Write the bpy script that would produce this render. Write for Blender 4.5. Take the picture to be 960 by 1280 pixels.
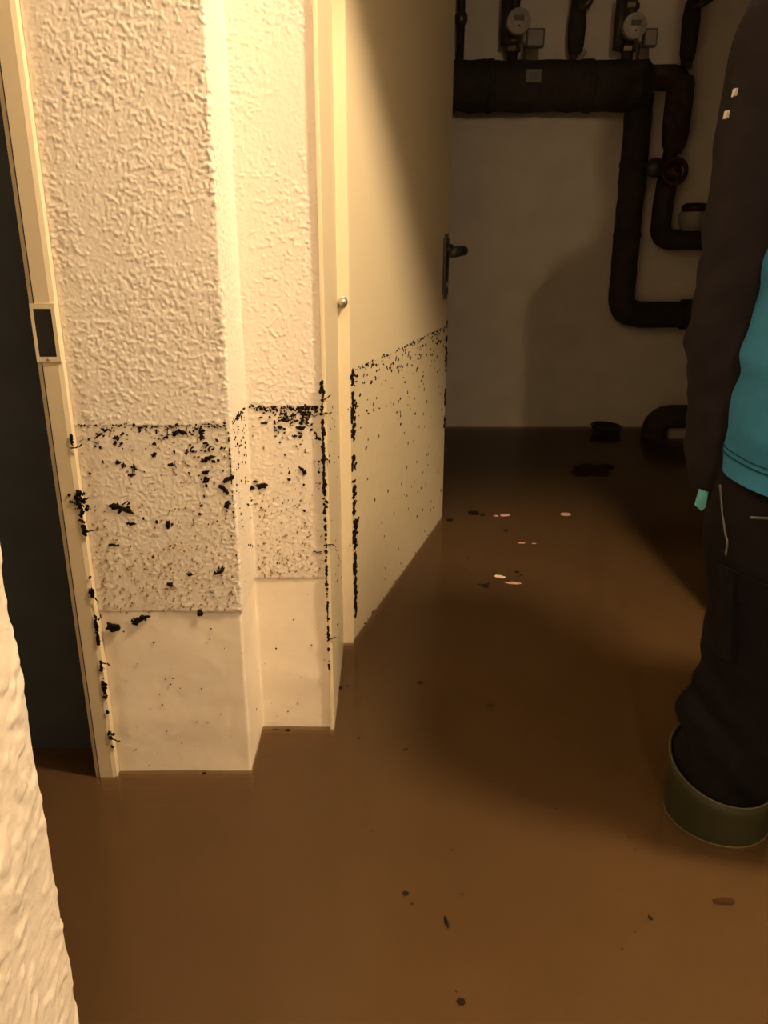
import bpy, bmesh, math, random
import numpy as np
from mathutils import Vector, Matrix, noise as mn

for o in list(bpy.data.objects):
    bpy.data.objects.remove(o)
S = bpy.context.scene
COL = S.collection
RND = random.Random(7)

# ------------------------------------------------------------------ camera
CAM_H = 1.1045            # lens height above the cellar floor
PITCH = math.radians(19.2)
FOC = 1000.0             # focal length for a 960 x 1280 frame
WATER = 0.27             # flood level above the floor
TIDE = 0.851             # highest flood level, left as a line on walls and door
cam_d = bpy.data.cameras.new('camera')
cam_d.sensor_fit = 'VERTICAL'; cam_d.sensor_height = 36.0
cam_d.lens = 36.0 * FOC / 1280.0
cam_d.clip_start = 0.02
cam = bpy.data.objects.new('camera', cam_d); COL.objects.link(cam)
cam.location = (0, 0, CAM_H)
cam.rotation_euler = (math.pi / 2 - PITCH, 0, 0)
S.camera = cam

# ------------------------------------------------------------------ world, exposure
w = bpy.data.worlds.new('world'); S.world = w; w.use_nodes = True
w.node_tree.nodes['Background'].inputs[0].default_value = (0.0, 0.0, 0.0, 1)
w.node_tree.nodes['Background'].inputs[1].default_value = 0.0
S.view_settings.view_transform = 'Standard'
S.view_settings.look = 'None'
S.view_settings.gamma = 1.0
S.view_settings.use_curve_mapping = False
S.view_settings.exposure = 0.0
LAMP_POS = (0.80, 0.79, 2.335)
LAMP_COLOR = (1.0, 0.715, 0.42)
LAMP_STRENGTH = 1500.0
REAR_LAMP_POS = (0.20, -1.50, 1.85)
REAR_LAMP_STRENGTH = 800.0

# ------------------------------------------------------------------ helpers
def ray(px, py):
    a = Vector(((px - 480) / FOC, 1.0, -(py - 640) / FOC))
    c, s = math.cos(PITCH), math.sin(PITCH)
    return Vector((a.x, a.y * c + a.z * s, -a.y * s + a.z * c))

def at(px, py, D):
    """point at forward distance D along the sight line"""
    r = ray(px, py)
    t = D / r.y
    return Vector((0, 0, CAM_H)) + r * t

def hit(px, py, p0, n):
    r = ray(px, py); o = Vector((0, 0, CAM_H))
    t = (Vector(p0) - o).dot(Vector(n)) / r.dot(Vector(n))
    return o + r * t

def on_water(px, py):
    return hit(px, py, (0, 0, WATER), (0, 0, 1))

def tag(o, label=None, cat=None, group=None, kind=None):
    if label: o['label'] = label
    if cat: o['category'] = cat
    if group: o['group'] = group
    if kind: o['kind'] = kind
    return o

def empty(name, loc=(0, 0, 0), rz=0.0):
    o = bpy.data.objects.new(name, None); COL.objects.link(o)
    o.location = loc; o.rotation_euler = (0, 0, rz)
    o.empty_display_size = 0.05
    return o

def mesh_obj(name, verts, faces, mat, parent=None, smooth=False):
    me = bpy.data.meshes.new(name)
    me.from_pydata([tuple(v) for v in verts], [], faces)
    if smooth:
        me.polygons.foreach_set('use_smooth', [True] * len(me.polygons))
    me.materials.append(mat)
    me.update()
    o = bpy.data.objects.new(name, me); COL.objects.link(o)
    if parent: o.parent = parent
    return o

def bm_obj(name, bm, mat, parent=None, smooth=False):
    me = bpy.data.meshes.new(name)
    bmesh.ops.recalc_face_normals(bm, faces=bm.faces[:])
    bm.to_mesh(me); bm.free()
    if smooth:
        me.polygons.foreach_set('use_smooth', [True] * len(me.polygons))
    me.materials.append(mat)
    o = bpy.data.objects.new(name, me); COL.objects.link(o)
    if parent: o.parent = parent
    return o

def add_box(bm, x0, x1, y0, y1, z0, z1, bevel=0.0):
    r = bmesh.ops.create_cube(bm, size=1.0)
    for v in r['verts']:
        v.co = Vector(((x0 + x1) / 2 + v.co.x * (x1 - x0), (y0 + y1) / 2 + v.co.y * (y1 - y0),
                       (z0 + z1) / 2 + v.co.z * (z1 - z0)))
    if bevel:
        es = list({e for v in r['verts'] for e in v.link_edges})
        bmesh.ops.bevel(bm, geom=es, offset=bevel, segments=2, affect='EDGES', profile=0.5)

def box(name, x0, x1, y0, y1, z0, z1, mat, parent=None, bevel=0.0):
    bm = bmesh.new(); add_box(bm, x0, x1, y0, y1, z0, z1, bevel)
    return bm_obj(name, bm, mat, parent)

def add_prism(bm, pts, z0, z1):
    a = [bm.verts.new((x, y, z0)) for x, y in pts]
    b = [bm.verts.new((x, y, z1)) for x, y in pts]
    n = len(pts)
    bm.faces.new(a[::-1]); bm.faces.new(b)
    for i in range(n):
        bm.faces.new((a[i], a[(i + 1) % n], b[(i + 1) % n], b[i]))

def smooth_path(pts, n=10):
    P = [Vector(p) for p in pts]
    if len(P) < 3:
        return [P[0].lerp(P[-1], i / n) for i in range(n + 1)]
    Q = [P[0] * 2 - P[1]] + P + [P[-1] * 2 - P[-2]]
    out = []
    for i in range(1, len(Q) - 2):
        p0, p1, p2, p3 = Q[i - 1:i + 3]
        for k in range(n):
            t = k / n
            out.append(0.5 * ((2 * p1) + (p2 - p0) * t + (2 * p0 - 5 * p1 + 4 * p2 - p3) * t * t
                              + (3 * p1 - p0 - 3 * p2 + p3) * t ** 3))
    out.append(P[-1])
    return out

def round_corners(pts, r, n=8):
    P = [Vector(p) for p in pts]
    out = [P[0]]
    for i in range(1, len(P) - 1):
        a, b, c = P[i - 1], P[i], P[i + 1]
        d1 = (a - b).normalized(); d2 = (c - b).normalized()
        rr = min(r, (a - b).length * .49, (c - b).length * .49)
        s, e = b + d1 * rr, b + d2 * rr
        for k in range(n + 1):
            t = k / n
            out.append((s.lerp(b, t)).lerp(b.lerp(e, t), t))
    out.append(P[-1])
    return out

def add_tube(bm, path, r, seg=14, wob=0.0, cap=True):
    P = [Vector(p) for p in path]
    n = len(P)
    rad = r if isinstance(r, (list, tuple)) else [r] * n
    up = None; rings = []
    for i in range(n):
        t = (P[min(i + 1, n - 1)] - P[max(i - 1, 0)]).normalized()
        if up is None:
            up = t.orthogonal().normalized()
        else:
            up = (up - t * up.dot(t)).normalized()
        b = t.cross(up)
        ring = []
        for k in range(seg):
            a = 2 * math.pi * k / seg
            d = up * math.cos(a) + b * math.sin(a)
            rr = rad[i]
            if wob:
                rr += wob * mn.noise((P[i] + d * r if not isinstance(r, (list, tuple)) else P[i] + d * rad[i]) * 22)
            ring.append(bm.verts.new(P[i] + d * rr))
        rings.append(ring)
    for i in range(n - 1):
        for k in range(seg):
            bm.faces.new((rings[i][k], rings[i][(k + 1) % seg], rings[i + 1][(k + 1) % seg], rings[i + 1][k]))
    if cap:
        bm.faces.new(rings[0][::-1]); bm.faces.new(rings[-1])

def tube(name, path, r, mat, parent=None, seg=14, wob=0.0):
    bm = bmesh.new(); add_tube(bm, path, r, seg, wob)
    return bm_obj(name, bm, mat, parent, smooth=True)

def add_lathe(bm, prof, origin, axis=(0, 0, 1), seg=28):
    ax = Vector(axis).normalized(); u = ax.orthogonal().normalized(); v = ax.cross(u)
    O = Vector(origin); rings = []
    for r, h in prof:
        rings.append([bm.verts.new(O + ax * h + (u * math.cos(2 * math.pi * k / seg) + v * math.sin(2 * math.pi * k / seg)) * max(r, 1e-4))
                      for k in range(seg)])
    for i in range(len(rings) - 1):
        for k in range(seg):
            bm.faces.new((rings[i][k], rings[i][(k + 1) % seg], rings[i + 1][(k + 1) % seg], rings[i + 1][k]))
    bm.faces.new(rings[0][::-1]); bm.faces.new(rings[-1])

def lathe(name, prof, origin, mat, parent=None, axis=(0, 0, 1), seg=28, smooth=True):
    bm = bmesh.new(); add_lathe(bm, prof, origin, axis, seg)
    return bm_obj(name, bm, mat, parent, smooth)

def fft_noise(nu, nv, su, sv, seed):
    """band-limited noise, unit deviation; su, sv = feature size in samples"""
    g = np.random.default_rng(seed).standard_normal((nv, nu))
    fu = np.fft.fftfreq(nu)[None, :]; fv = np.fft.fftfreq(nv)[:, None]
    F = np.exp(-2 * (np.pi ** 2) * ((fu * su) ** 2 + (fv * sv) ** 2))
    n = np.real(np.fft.ifft2(np.fft.fft2(g) * F))
    return (n - n.mean()) / n.std()

def grid_mesh(name, P, mat, parent=None, flip=False):
    """P: (nv, nu, 3) array"""
    nv, nu = P.shape[:2]
    idx = np.arange(nv * nu).reshape(nv, nu)
    q = np.stack([idx[:-1, :-1], idx[:-1, 1:], idx[1:, 1:], idx[1:, :-1]], -1).reshape(-1, 4)
    if flip: q = q[:, ::-1]
    me = bpy.data.meshes.new(name)
    me.vertices.add(nv * nu); me.vertices.foreach_set('co', P.reshape(-1).astype(np.float32))
    me.loops.add(q.size); me.loops.foreach_set('vertex_index', q.reshape(-1).astype(np.int32))
    me.polygons.add(len(q)); me.polygons.foreach_set('loop_start', (np.arange(len(q)) * 4).astype(np.int32))
    me.polygons.foreach_set('use_smooth', np.ones(len(q), dtype=bool))
    me.update(calc_edges=True); me.validate()
    me.materials.append(mat)
    o = bpy.data.objects.new(name, me); COL.objects.link(o)
    if parent: o.parent = parent
    return o

# ------------------------------------------------------------------ materials
def mat(name, color, rough=0.6, spec=0.5, metal=0.0, var=0.0, scale=30.0, bump=0.0, bscale=200.0, sss=0.0):
    m = bpy.data.materials.new(name); m.use_nodes = True
    nt = m.node_tree; b = nt.nodes['Principled BSDF']
    b.inputs['Roughness'].default_value = rough
    b.inputs['Metallic'].default_value = metal
    b.inputs['Specular IOR Level'].default_value = spec
    tc = nt.nodes.new('ShaderNodeNewGeometry')
    if var:
        n = nt.nodes.new('ShaderNodeTexNoise'); n.inputs['Scale'].default_value = scale
        n.inputs['Detail'].default_value = 5
        nt.links.new(tc.outputs['Position'], n.inputs['Vector'])
        r = nt.nodes.new('ShaderNodeValToRGB')
        r.color_ramp.elements[0].position = 0.3; r.color_ramp.elements[1].position = 0.7
        r.color_ramp.elements[0].color = tuple(c * (1 - var) for c in color) + (1,)
        r.color_ramp.elements[1].color = tuple(min(1, c * (1 + var)) for c in color) + (1,)
        nt.links.new(n.outputs['Fac'], r.inputs['Fac'])
        nt.links.new(r.outputs['Color'], b.inputs['Base Color'])
    else:
        b.inputs['Base Color'].default_value = tuple(color) + (1,)
    if bump:
        n = nt.nodes.new('ShaderNodeTexNoise'); n.inputs['Scale'].default_value = bscale
        n.inputs['Detail'].default_value = 3
        nt.links.new(tc.outputs['Position'], n.inputs['Vector'])
        bp = nt.nodes.new('ShaderNodeBump'); bp.inputs['Strength'].default_value = bump
        bp.inputs['Distance'].default_value = 0.002
        nt.links.new(n.outputs['Fac'], bp.inputs['Height'])
        nt.links.new(bp.outputs['Normal'], b.inputs['Normal'])
    return m

def stained(name, color, stain, rough=0.7, spec=0.3, speck=0.5, bump=0.15):
    """paint or plaster with a silt stain up to the flood mark (by height in the room)"""
    m = bpy.data.materials.new(name); m.use_nodes = True
    nt = m.node_tree; b = nt.nodes['Principled BSDF']; L = nt.links.new; N = nt.nodes.new
    b.inputs['Roughness'].default_value = rough
    b.inputs['Specular IOR Level'].default_value = spec
    g = N('ShaderNodeNewGeometry')
    sx = N('ShaderNodeSeparateXYZ'); L(g.outputs['Position'], sx.inputs[0])
    n1 = N('ShaderNodeTexNoise'); n1.inputs['Scale'].default_value = 60; n1.inputs['Detail'].default_value = 4
    L(g.outputs['Position'], n1.inputs['Vector'])
    ad = N('ShaderNodeMath'); ad.operation = 'MULTIPLY_ADD'; ad.inputs[1].default_value = 0.008
    L(n1.outputs['Fac'], ad.inputs[0]); L(sx.outputs['Z'], ad.inputs[2])
    lt = N('ShaderNodeMapRange'); lt.inputs['From Min'].default_value = TIDE + 0.003; lt.inputs['From Max'].default_value = TIDE + 0.006
    lt.inputs['To Min'].default_value = 1; lt.inputs['To Max'].default_value = 0
    L(ad.outputs[0], lt.inputs['Value'])
    n2 = N('ShaderNodeTexNoise'); n2.inputs['Scale'].default_value = 35; n2.inputs['Detail'].default_value = 6
    n2.inputs['Roughness'].default_value = 0.65
    L(g.outputs['Position'], n2.inputs['Vector'])
    r2 = N('ShaderNodeValToRGB'); r2.color_ramp.elements[0].position = 0.35; r2.color_ramp.elements[1].position = 0.75
    r2.color_ramp.elements[0].color = (0.25, 0.25, 0.25, 1); r2.color_ramp.elements[1].color = (1, 1, 1, 1)
    L(n2.outputs['Fac'], r2.inputs['Fac'])
    mu = N('ShaderNodeMath'); mu.operation = 'MULTIPLY'; L(lt.outputs[0], mu.inputs[0]); L(r2.outputs['Color'], mu.inputs[1])
    mu2 = N('ShaderNodeMath'); mu2.operation = 'MULTIPLY'; mu2.inputs[1].default_value = speck; L(mu.outputs[0], mu2.inputs[0])
    mx = N('ShaderNodeMix'); mx.data_type = 'RGBA'
    mx.inputs['A'].default_value = tuple(color) + (1,); mx.inputs['B'].default_value = tuple(stain) + (1,)
    L(mu2.outputs[0], mx.inputs['Factor'])
    L(mx.outputs['Result'], b.inputs['Base Color'])
    n3 = N('ShaderNodeTexNoise'); n3.inputs['Scale'].default_value = 420; n3.inputs['Detail'].default_value = 2
    L(g.outputs['Position'], n3.inputs['Vector'])
    bp = N('ShaderNodeBump'); bp.inputs['Strength'].default_value = bump; bp.inputs['Distance'].default_value = 0.001
    L(n3.outputs['Fac'], bp.inputs['Height']); L(bp.outputs['Normal'], b.inputs['Normal'])
    return m

def mix_stain(name, **k):
    return stained(name, **k)

M = {}
M['plaster'] = stained('white_plaster', (0.80, 0.74, 0.66), (0.68, 0.58, 0.43), rough=0.75, speck=0.5)
M['plinth'] = stained('smooth_plinth_plaster', (0.87, 0.79, 0.67), (0.80, 0.68, 0.51), rough=0.6, speck=0.5)
M['wall'] = mat('cellar_wall', (0.72, 0.66, 0.58), 0.85, 0.2, var=0.06, scale=9, bump=0.4, bscale=160)
M['grey_wall'] = mat('grey_render', (0.27, 0.255, 0.235), 0.9, 0.15, var=0.08, scale=9)
M['ceil'] = mat('cellar_ceiling', (0.42, 0.40, 0.37), 0.9, 0.1, var=0.05, scale=5)
M['floor'] = mat('concrete_floor', (0.22, 0.19, 0.15), 0.9, 0.2, var=0.2, scale=12)
M['cream'] = stained('cream_lacquer', (0.76, 0.67, 0.48), (0.62, 0.52, 0.33), rough=0.42, spec=0.4, speck=0.5, bump=0.03)
M['frame'] = stained('cream_frame_lacquer', (0.78, 0.69, 0.50), (0.68, 0.57, 0.38), rough=0.38, spec=0.45, speck=0.4, bump=0.02)
M['anthracite'] = mat('anthracite_door', (0.062, 0.074, 0.090), 0.75, 0.3, var=0.1, scale=20)
M['hole_shade'] = mat('recess_shade', (0.03, 0.028, 0.026), 0.9, 0.1)  # near-black that paints the shade inside recesses
M['black_plastic'] = mat('black_plastic', (0.03, 0.028, 0.025), 0.4, 0.5)
M['insul'] = mat('pipe_insulation', (0.045, 0.038, 0.032), 0.85, 0.2, var=0.2, scale=25, bump=0.5, bscale=90)
M['insul_brown'] = mat('rusty_insulation', (0.055, 0.038, 0.030), 0.8, 0.2, var=0.3, scale=30, bump=0.5, bscale=90)
M['pipe'] = mat('dull_metal_pipe', (0.07, 0.055, 0.045), 0.5, 0.4, metal=0.4, var=0.3, scale=30)
M['brass'] = mat('brass_fitting', (0.13, 0.10, 0.06), 0.4, 0.5, metal=0.6)
M['white_plastic'] = mat('white_plastic', (0.30, 0.28, 0.26), 0.45, 0.4)
M['tag_grey'] = mat('grey_tag', (0.20, 0.18, 0.16), 0.7, 0.2)  # plain even grey for the pipe tag
M['meter_white'] = mat('meter_white', (0.50, 0.47, 0.43), 0.5, 0.3)
M['display'] = mat('grey_display', (0.10, 0.10, 0.09), 0.3, 0.5)
M['redwheel'] = mat('dull_red_paint', (0.05, 0.016, 0.012), 0.5, 0.4)
M['steel'] = mat('brushed_steel', (0.6, 0.55, 0.45), 0.3, 0.5, metal=0.8)
M['debris'] = mat('wet_black_debris', (0.014, 0.009, 0.0055), 0.85, 0.06, var=0.5, scale=120)
M['silt'] = mat('brown_silt', (0.30, 0.19, 0.095), 0.8, 0.2, var=0.3, scale=150)
M['petal'] = mat('pink_petal', (0.50, 0.32, 0.26), 0.8, 0.1, var=0.15, scale=60)
M['petal_pale'] = mat('pale_petal', (0.72, 0.55, 0.42), 0.6, 0.3, var=0.15, scale=60)
M['leaf_brown'] = mat('brown_leaf', (0.030, 0.015, 0.006), 0.85, 0.05, var=0.3, scale=80)
M['teal'] = mat('teal_softshell', (0.028, 0.165, 0.32), 0.8, 0.15, var=0.08, scale=60, bump=0.15, bscale=900)
M['teal_light'] = mat('light_teal_tab', (0.12, 0.42, 0.48), 0.7, 0.2, var=0.06, scale=60)
M['teal_dark'] = mat('teal_thread', (0.008, 0.06, 0.09), 0.8, 0.1)
M['jacket'] = mat('charcoal_sleeve', (0.016, 0.013, 0.015), 0.9, 0.08, var=0.12, scale=50, bump=0.2, bscale=800)
M['trousers'] = mat('black_work_trousers', (0.0075, 0.0065, 0.0075), 0.9, 0.08, var=0.15, scale=50, bump=0.25, bscale=700)
M['reflective'] = mat('grey_reflective_piping', (0.10, 0.095, 0.095), 0.6, 0.3)
M['reflect_white'] = mat('white_reflective_mark', (0.5, 0.49, 0.47), 0.5, 0.3)
M['boot'] = mat('olive_rubber', (0.028, 0.028, 0.012), 0.5, 0.25, var=0.1, scale=20)
M['boot_edge'] = mat('pale_olive_edge', (0.085, 0.075, 0.042), 0.6, 0.2)
M['sole'] = mat('black_rubber_sole', (0.02, 0.02, 0.018), 0.8, 0.2)
M['skin'] = mat('skin', (0.55, 0.33, 0.23), 0.55, 0.3, var=0.06, scale=30)
M['hair'] = mat('dark_brown_hair', (0.04, 0.025, 0.015), 0.6, 0.3, var=0.2, scale=90)
M['eye'] = mat('eye_white', (0.7, 0.68, 0.65), 0.2, 0.5)

# murky flood water: silt-brown body with a soft light spread, glossy skin
mw = bpy.data.materials.new('murky_flood_water'); mw.use_nodes = True
nt = mw.node_tree; b = nt.nodes['Principled BSDF']
b.inputs['Roughness'].default_value = 0.17
b.inputs['IOR'].default_value = 1.33
g = nt.nodes.new('ShaderNodeNewGeometry')
n = nt.nodes.new('ShaderNodeTexNoise'); n.inputs['Scale'].default_value = 2.2; n.inputs['Detail'].default_value = 3
nt.links.new(g.outputs['Position'], n.inputs['Vector'])
r = nt.nodes.new('ShaderNodeValToRGB')
r.color_ramp.elements[0].position = 0.3; r.color_ramp.elements[1].position = 0.7
r.color_ramp.elements[0].color = (0.094, 0.057, 0.026, 1)
r.color_ramp.elements[1].color = (0.112, 0.065, 0.028, 1)
nt.links.new(n.outputs['Fac'], r.inputs['Fac']); nt.links.new(r.outputs['Color'], b.inputs['Base Color'])
M['silt_body'] = mw.copy(); M['silt_body'].name = 'suspended_silt'
M['silt_body'].node_tree.nodes['Principled BSDF'].inputs['Specular IOR Level'].default_value = 0.0
# the top few centimetres let some light through
tr_ = nt.nodes.new('ShaderNodeBsdfTransparent'); tr_.inputs[0].default_value = (0.95, 0.85, 0.70, 1)
mx_ = nt.nodes.new('ShaderNodeMixShader'); mx_.inputs[0].default_value = 0.40
nt.links.new(b.outputs[0], mx_.inputs[1]); nt.links.new(tr_.outputs[0], mx_.inputs[2])
nt.links.new(mx_.outputs[0], nt.nodes['Material Output'].inputs[0])
M['water'] = mw
M['silt_veil'] = mw.copy(); M['silt_veil'].name = 'silt_veil'
M['silt_veil'].node_tree.nodes['Principled BSDF'].inputs['Specular IOR Level'].default_value = 0.0
for n_ in M['silt_veil'].node_tree.nodes:
    if n_.type == 'MIX_SHADER': n_.inputs[0].default_value = 0.70

me_ = bpy.data.materials.new('lamp_glow'); me_.use_nodes = True
nt = me_.node_tree; nt.nodes.remove(nt.nodes['Principled BSDF'])
e = nt.nodes.new('ShaderNodeEmission'); e.inputs[0].default_value = LAMP_COLOR + (1,); e.inputs[1].default_value = LAMP_STRENGTH
nt.links.new(e.outputs[0], nt.nodes['Material Output'].inputs[0])
M['glow'] = me_

# ------------------------------------------------------------------ room shell
def struct(o, label=None):
    o['kind'] = 'structure'
    if label: o['label'] = label
    return o

CEIL = 2.48
XL, XR = -1.75, 1.62     # outer side walls
YB = -1.6                # corridor end behind the camera
Y1, Y2, Y3 = 1.10, 1.225, 1.545   # pier face, recessed face, back of wall
XP, XJ, XF = -0.215, -0.0905, -0.434   # pier corner, doorway reveal, frame edge of left door
BACK = 3.585
struct(box('floor', XL - .1, XR + .1, YB - .1, BACK + .2, -0.1, 0, M['floor']))
struct(box('ceiling', XL - .1, XR + .1, YB - .1, BACK + .2, CEIL, CEIL + .1, M['ceil']))
struct(box('wall_back', XL, XR, BACK, BACK + .12, 0, CEIL, M['wall']), 'dim plaster back wall of the meter room behind the pipes')
struct(box('wall_right', XR, XR + .12, YB, BACK + .12, 0, CEIL, M['grey_wall']))
struct(box('wall_rear', XL, XR, YB - .12, YB, 0, CEIL, M['grey_wall']))
struct(box('wall_far_left', XL - .12, XL, YB, BACK + .12, 0, CEIL, M['grey_wall']))
struct(box('wall_room_left', -0.62, -0.50, Y3, BACK, 0, CEIL, M['wall']))

# front wall with the two doorways
wf = struct(empty('wall_front', (0, 0, 0)), 'white textured plaster wall with stepped corner between two doorways')
bm = bmesh.new()
i = 0.004
add_prism(bm, [(XF, Y1 + i), (XP - i, Y1 + i), (XP - i, Y2 + i), (XJ - i, Y2 + i), (XJ - i - .002, Y3), (XF, Y3)], 0, CEIL)
bm_obj('masonry', bm, M['wall'], wf)
bm = bmesh.new()
add_box(bm, XJ - i, 0.80, Y2, Y3, 2.0, CEIL)
add_box(bm, XP, XR, Y1, Y2, 1.985, CEIL)
bm_obj('lintel', bm, M['wall'], wf)
box('masonry', 0.80, XR, Y2, Y3, 0, CEIL, M['wall'], wf)
box('lintel', -1.36, XF, Y1, Y3, 1.985, CEIL, M['wall'], wf)
box('masonry', XL, -1.36, Y1, Y3, 0, CEIL, M['wall'], wf)

PLZ = 0.556
def corner_profile(off, r=0.004, step=0.0012, x_start=XF):
    """stepped plan line pier face -> return -> recessed face, with normals"""
    pts = round_corners([(x_start, Y1 + off, 0), (XP - off, Y1 + off, 0), (XP - off, Y2 + off, 0), (XJ, Y2 + off, 0)], r, 6)
    d = [0]
    for a, c in zip(pts, pts[1:]): d.append(d[-1] + (c - a).length)
    n = int(d[-1] / step)
    s = np.linspace(0, d[-1], n)
    x = np.interp(s, d, [p.x for p in pts]); y = np.interp(s, d, [p.y for p in pts])
    tx, ty = np.gradient(x), np.gradient(y)
    l = np.hypot(tx, ty); nx, ny = ty / l, -tx / l
    k = np.ones(7) / 7
    nx = np.convolve(np.pad(nx, 3, 'edge'), k, 'valid'); ny = np.convolve(np.pad(ny, 3, 'edge'), k, 'valid')
    return x, y, nx, ny

x, y, nx, ny = corner_profile(0.0)
nu = len(x); z = np.arange(PLZ, 1.9, 0.0013); nv = len(z)
n1 = fft_noise(nu, nv, 1.35, 1.15, 3); n2 = fft_noise(nu, nv, 1.0, 0.9, 5); n3 = fft_noise(nu, nv, 20, 22, 9); n4 = fft_noise(nu, nv, 60, 60, 10)
t = np.clip((n1 + 0.6 * n3 + 0.05) / 1.8, 0, 1); t = t * t * (3 - 2 * t)
h = 0.00074 * t + 0.00010 * n2 + 0.0004 * n4
amp = np.where(z < TIDE, 0.62, 1.0)[:, None]
h = h * amp
edge = 1 + 1.3 * np.exp(-((x - XP) ** 2 + (y - Y1) ** 2) / 0.010 ** 2)   # ragged outer corner
h = h * edge[None, :]
# raw lower lip of the plaster coat
lip = np.clip((z - PLZ) / 0.006, 0, 1)[:, None]
h = h * lip + (lip - 1) * 0.003
P = np.stack([x[None] + nx[None] * h, y[None] + ny[None] * h, np.broadcast_to(z[:, None], (nv, nu))], -1)
tag(grid_mesh('plaster_coat', P, M['plaster'], wf), 'rough white plaster coat with stepped corner')
# smooth plinth below
x, y, nx, ny = corner_profile(0.0025, step=0.003)
nu = len(x); z = np.arange(0.0, PLZ + 0.02, 0.004); nv = len(z)
h = 0.0006 * fft_noise(nu, nv, 12, 5, 21) + 0.0001 * fft_noise(nu, nv, 1.5, 1.2, 22)
P = np.stack([x[None] + nx[None] * h, y[None] + ny[None] * h, np.broadcast_to(z[:, None], (nv, nu))], -1)
tag(grid_mesh('plinth', P, M['plinth'], wf), 'smooth plinth band below the rough plaster')

# near wall at the left edge of the picture
NX, NY = -0.281, 0.55
wl = struct(empty('wall_left', (0, 0, 0)), 'rough white plaster corner close to the camera on the left')
box('masonry', XL, NX - 0.004, YB, NY - 0.004, 0, CEIL, M['wall'], wl)
pts = round_corners([(NX, -0.25, 0), (NX, NY, 0), (NX - 0.35, NY, 0)], 0.012, 8)
d = [0]
for a, c in zip(pts, pts[1:]): d.append(d[-1] + (c - a).length)
s = np.linspace(0, d[-1], int(d[-1] / 0.0022)); nu = len(s)
x = np.interp(s, d, [p.x for p in pts]); y = np.interp(s, d, [p.y for p in pts])
tx, ty = np.gradient(x), np.gradient(y); l = np.hypot(tx, ty); nx, ny = ty / l, -tx / l
k = np.ones(9) / 9
nx = np.convolve(np.pad(nx, 4, 'edge'), k, 'valid'); ny = np.convolve(np.pad(ny, 4, 'edge'), k, 'valid')
z = np.arange(0.0, 1.6, 0.0022); nv = len(z)
n1 = fft_noise(nu, nv, 1.7, 1.9, 33); n3 = fft_noise(nu, nv, 12, 12, 34); n2 = fft_noise(nu, nv, 1.0, 1.0, 35)
t = np.clip((n1 + 0.4 * n3 + .2) / 1.8, 0, 1); t = t * t * (3 - 2 * t)
h = 0.0016 * t + 0.00014 * n2 + 0.0011 * n3
P = np.stack([x[None] + nx[None] * h, y[None] + ny[None] * h, np.broadcast_to(z[:, None], (nv, nu))], -1)
grid_mesh('plaster_coat', P, M['wall'], wl)

# doorway frame to the meter room
t1 = struct(empty('trim_1', (XJ, Y2, 0)), 'cream steel frame lining the doorway beside the open door')
t1.location = (0, 0, 0)
def frame_leg(name, pts, z0, z1, parent):
    bm = bmesh.new(); add_prism(bm, pts, z0, z1)
    es = [e for e in bm.edges if abs(e.verts[0].co.z - e.verts[1].co.z) > .5]
    bmesh.ops.bevel(bm, geom=es, offset=0.0012, segments=2, affect='EDGES')
    return bm_obj(name, bm, M['frame'], parent)
frame_leg('jamb', [(-0.0955, 1.2185), (-0.0885, 1.2185), (-0.0865, 1.490), (-0.0865, 1.536), (-0.0655, 1.536), (-0.0655, 1.546), (-0.13, 1.546), (-0.13, 1.52), (-0.094, 1.50), (-0.094, 1.24), (-0.0955, 1.24)], 0, 2.0, t1)
frame_leg('jamb', [(0.806, 1.2185), (0.790, 1.2185), (0.785, 1.500), (0.785, 1.534), (0.760, 1.534), (0.760, 1.546), (0.82, 1.546), (0.82, 1.52), (0.799, 1.50), (0.799, 1.24), (0.806, 1.24)], 0, 2.0, t1)
box('head', -0.106, 0.806, 1.2185, 1.546, 1.985, 2.0, M['frame'], t1)
sp = at(426, 378, 1.520)
st = empty('frame_stud', (0, 0, 0)); st.parent = t1
c_st = Vector((-0.079, 1.535, sp.z))
bm = bmesh.new()
add_lathe(bm, [(0.0115, 0.0), (0.0115, 0.002), (0.0100, 0.004), (0.0075, 0.0045), (0.0072, 0.014), (0.0062, 0.0175), (0.0038, 0.0195), (0.0004, 0.020)], c_st, (0.25, -1, 0.05), 20)
bpy.data.objects.remove(st)
tag(bm_obj('frame_stud', bm, M['steel'], t1, True), 'round steel stud with domed head')

# frame of the dark door on the left
t2 = struct(empty('trim_2'), 'cream steel frame with latch opening beside the dark door')
fx0, fx1 = -0.4685, -0.4345
bm = bmesh.new()
add_prism(bm, [(fx1, Y1 - 0.012), (fx1, Y1 + .02), (fx0, Y1 + .06), (fx0, Y1 - 0.012), (fx0 + .006, Y1 - 0.014), (fx1 - .006, Y1 - 0.014)], 0, 1.985)
bm_obj('jamb', bm, M['frame'], t2)
box('groove_shade', fx0 + .0065, fx0 + .0075, Y1 - .0150, Y1 - .0135, 0, 1.985, M['hole_shade'], t2)  # dark strip on the jamb face, painted as the shade of a groove
box('jamb', -1.36, -1.32, Y1 - .014, Y1 + .06, 0, 1.985, M['frame'], t2)
box('head', -1.36, fx1, Y1 - .014, Y1 + .06, 1.95, 1.99, M['frame'], t2)
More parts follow.
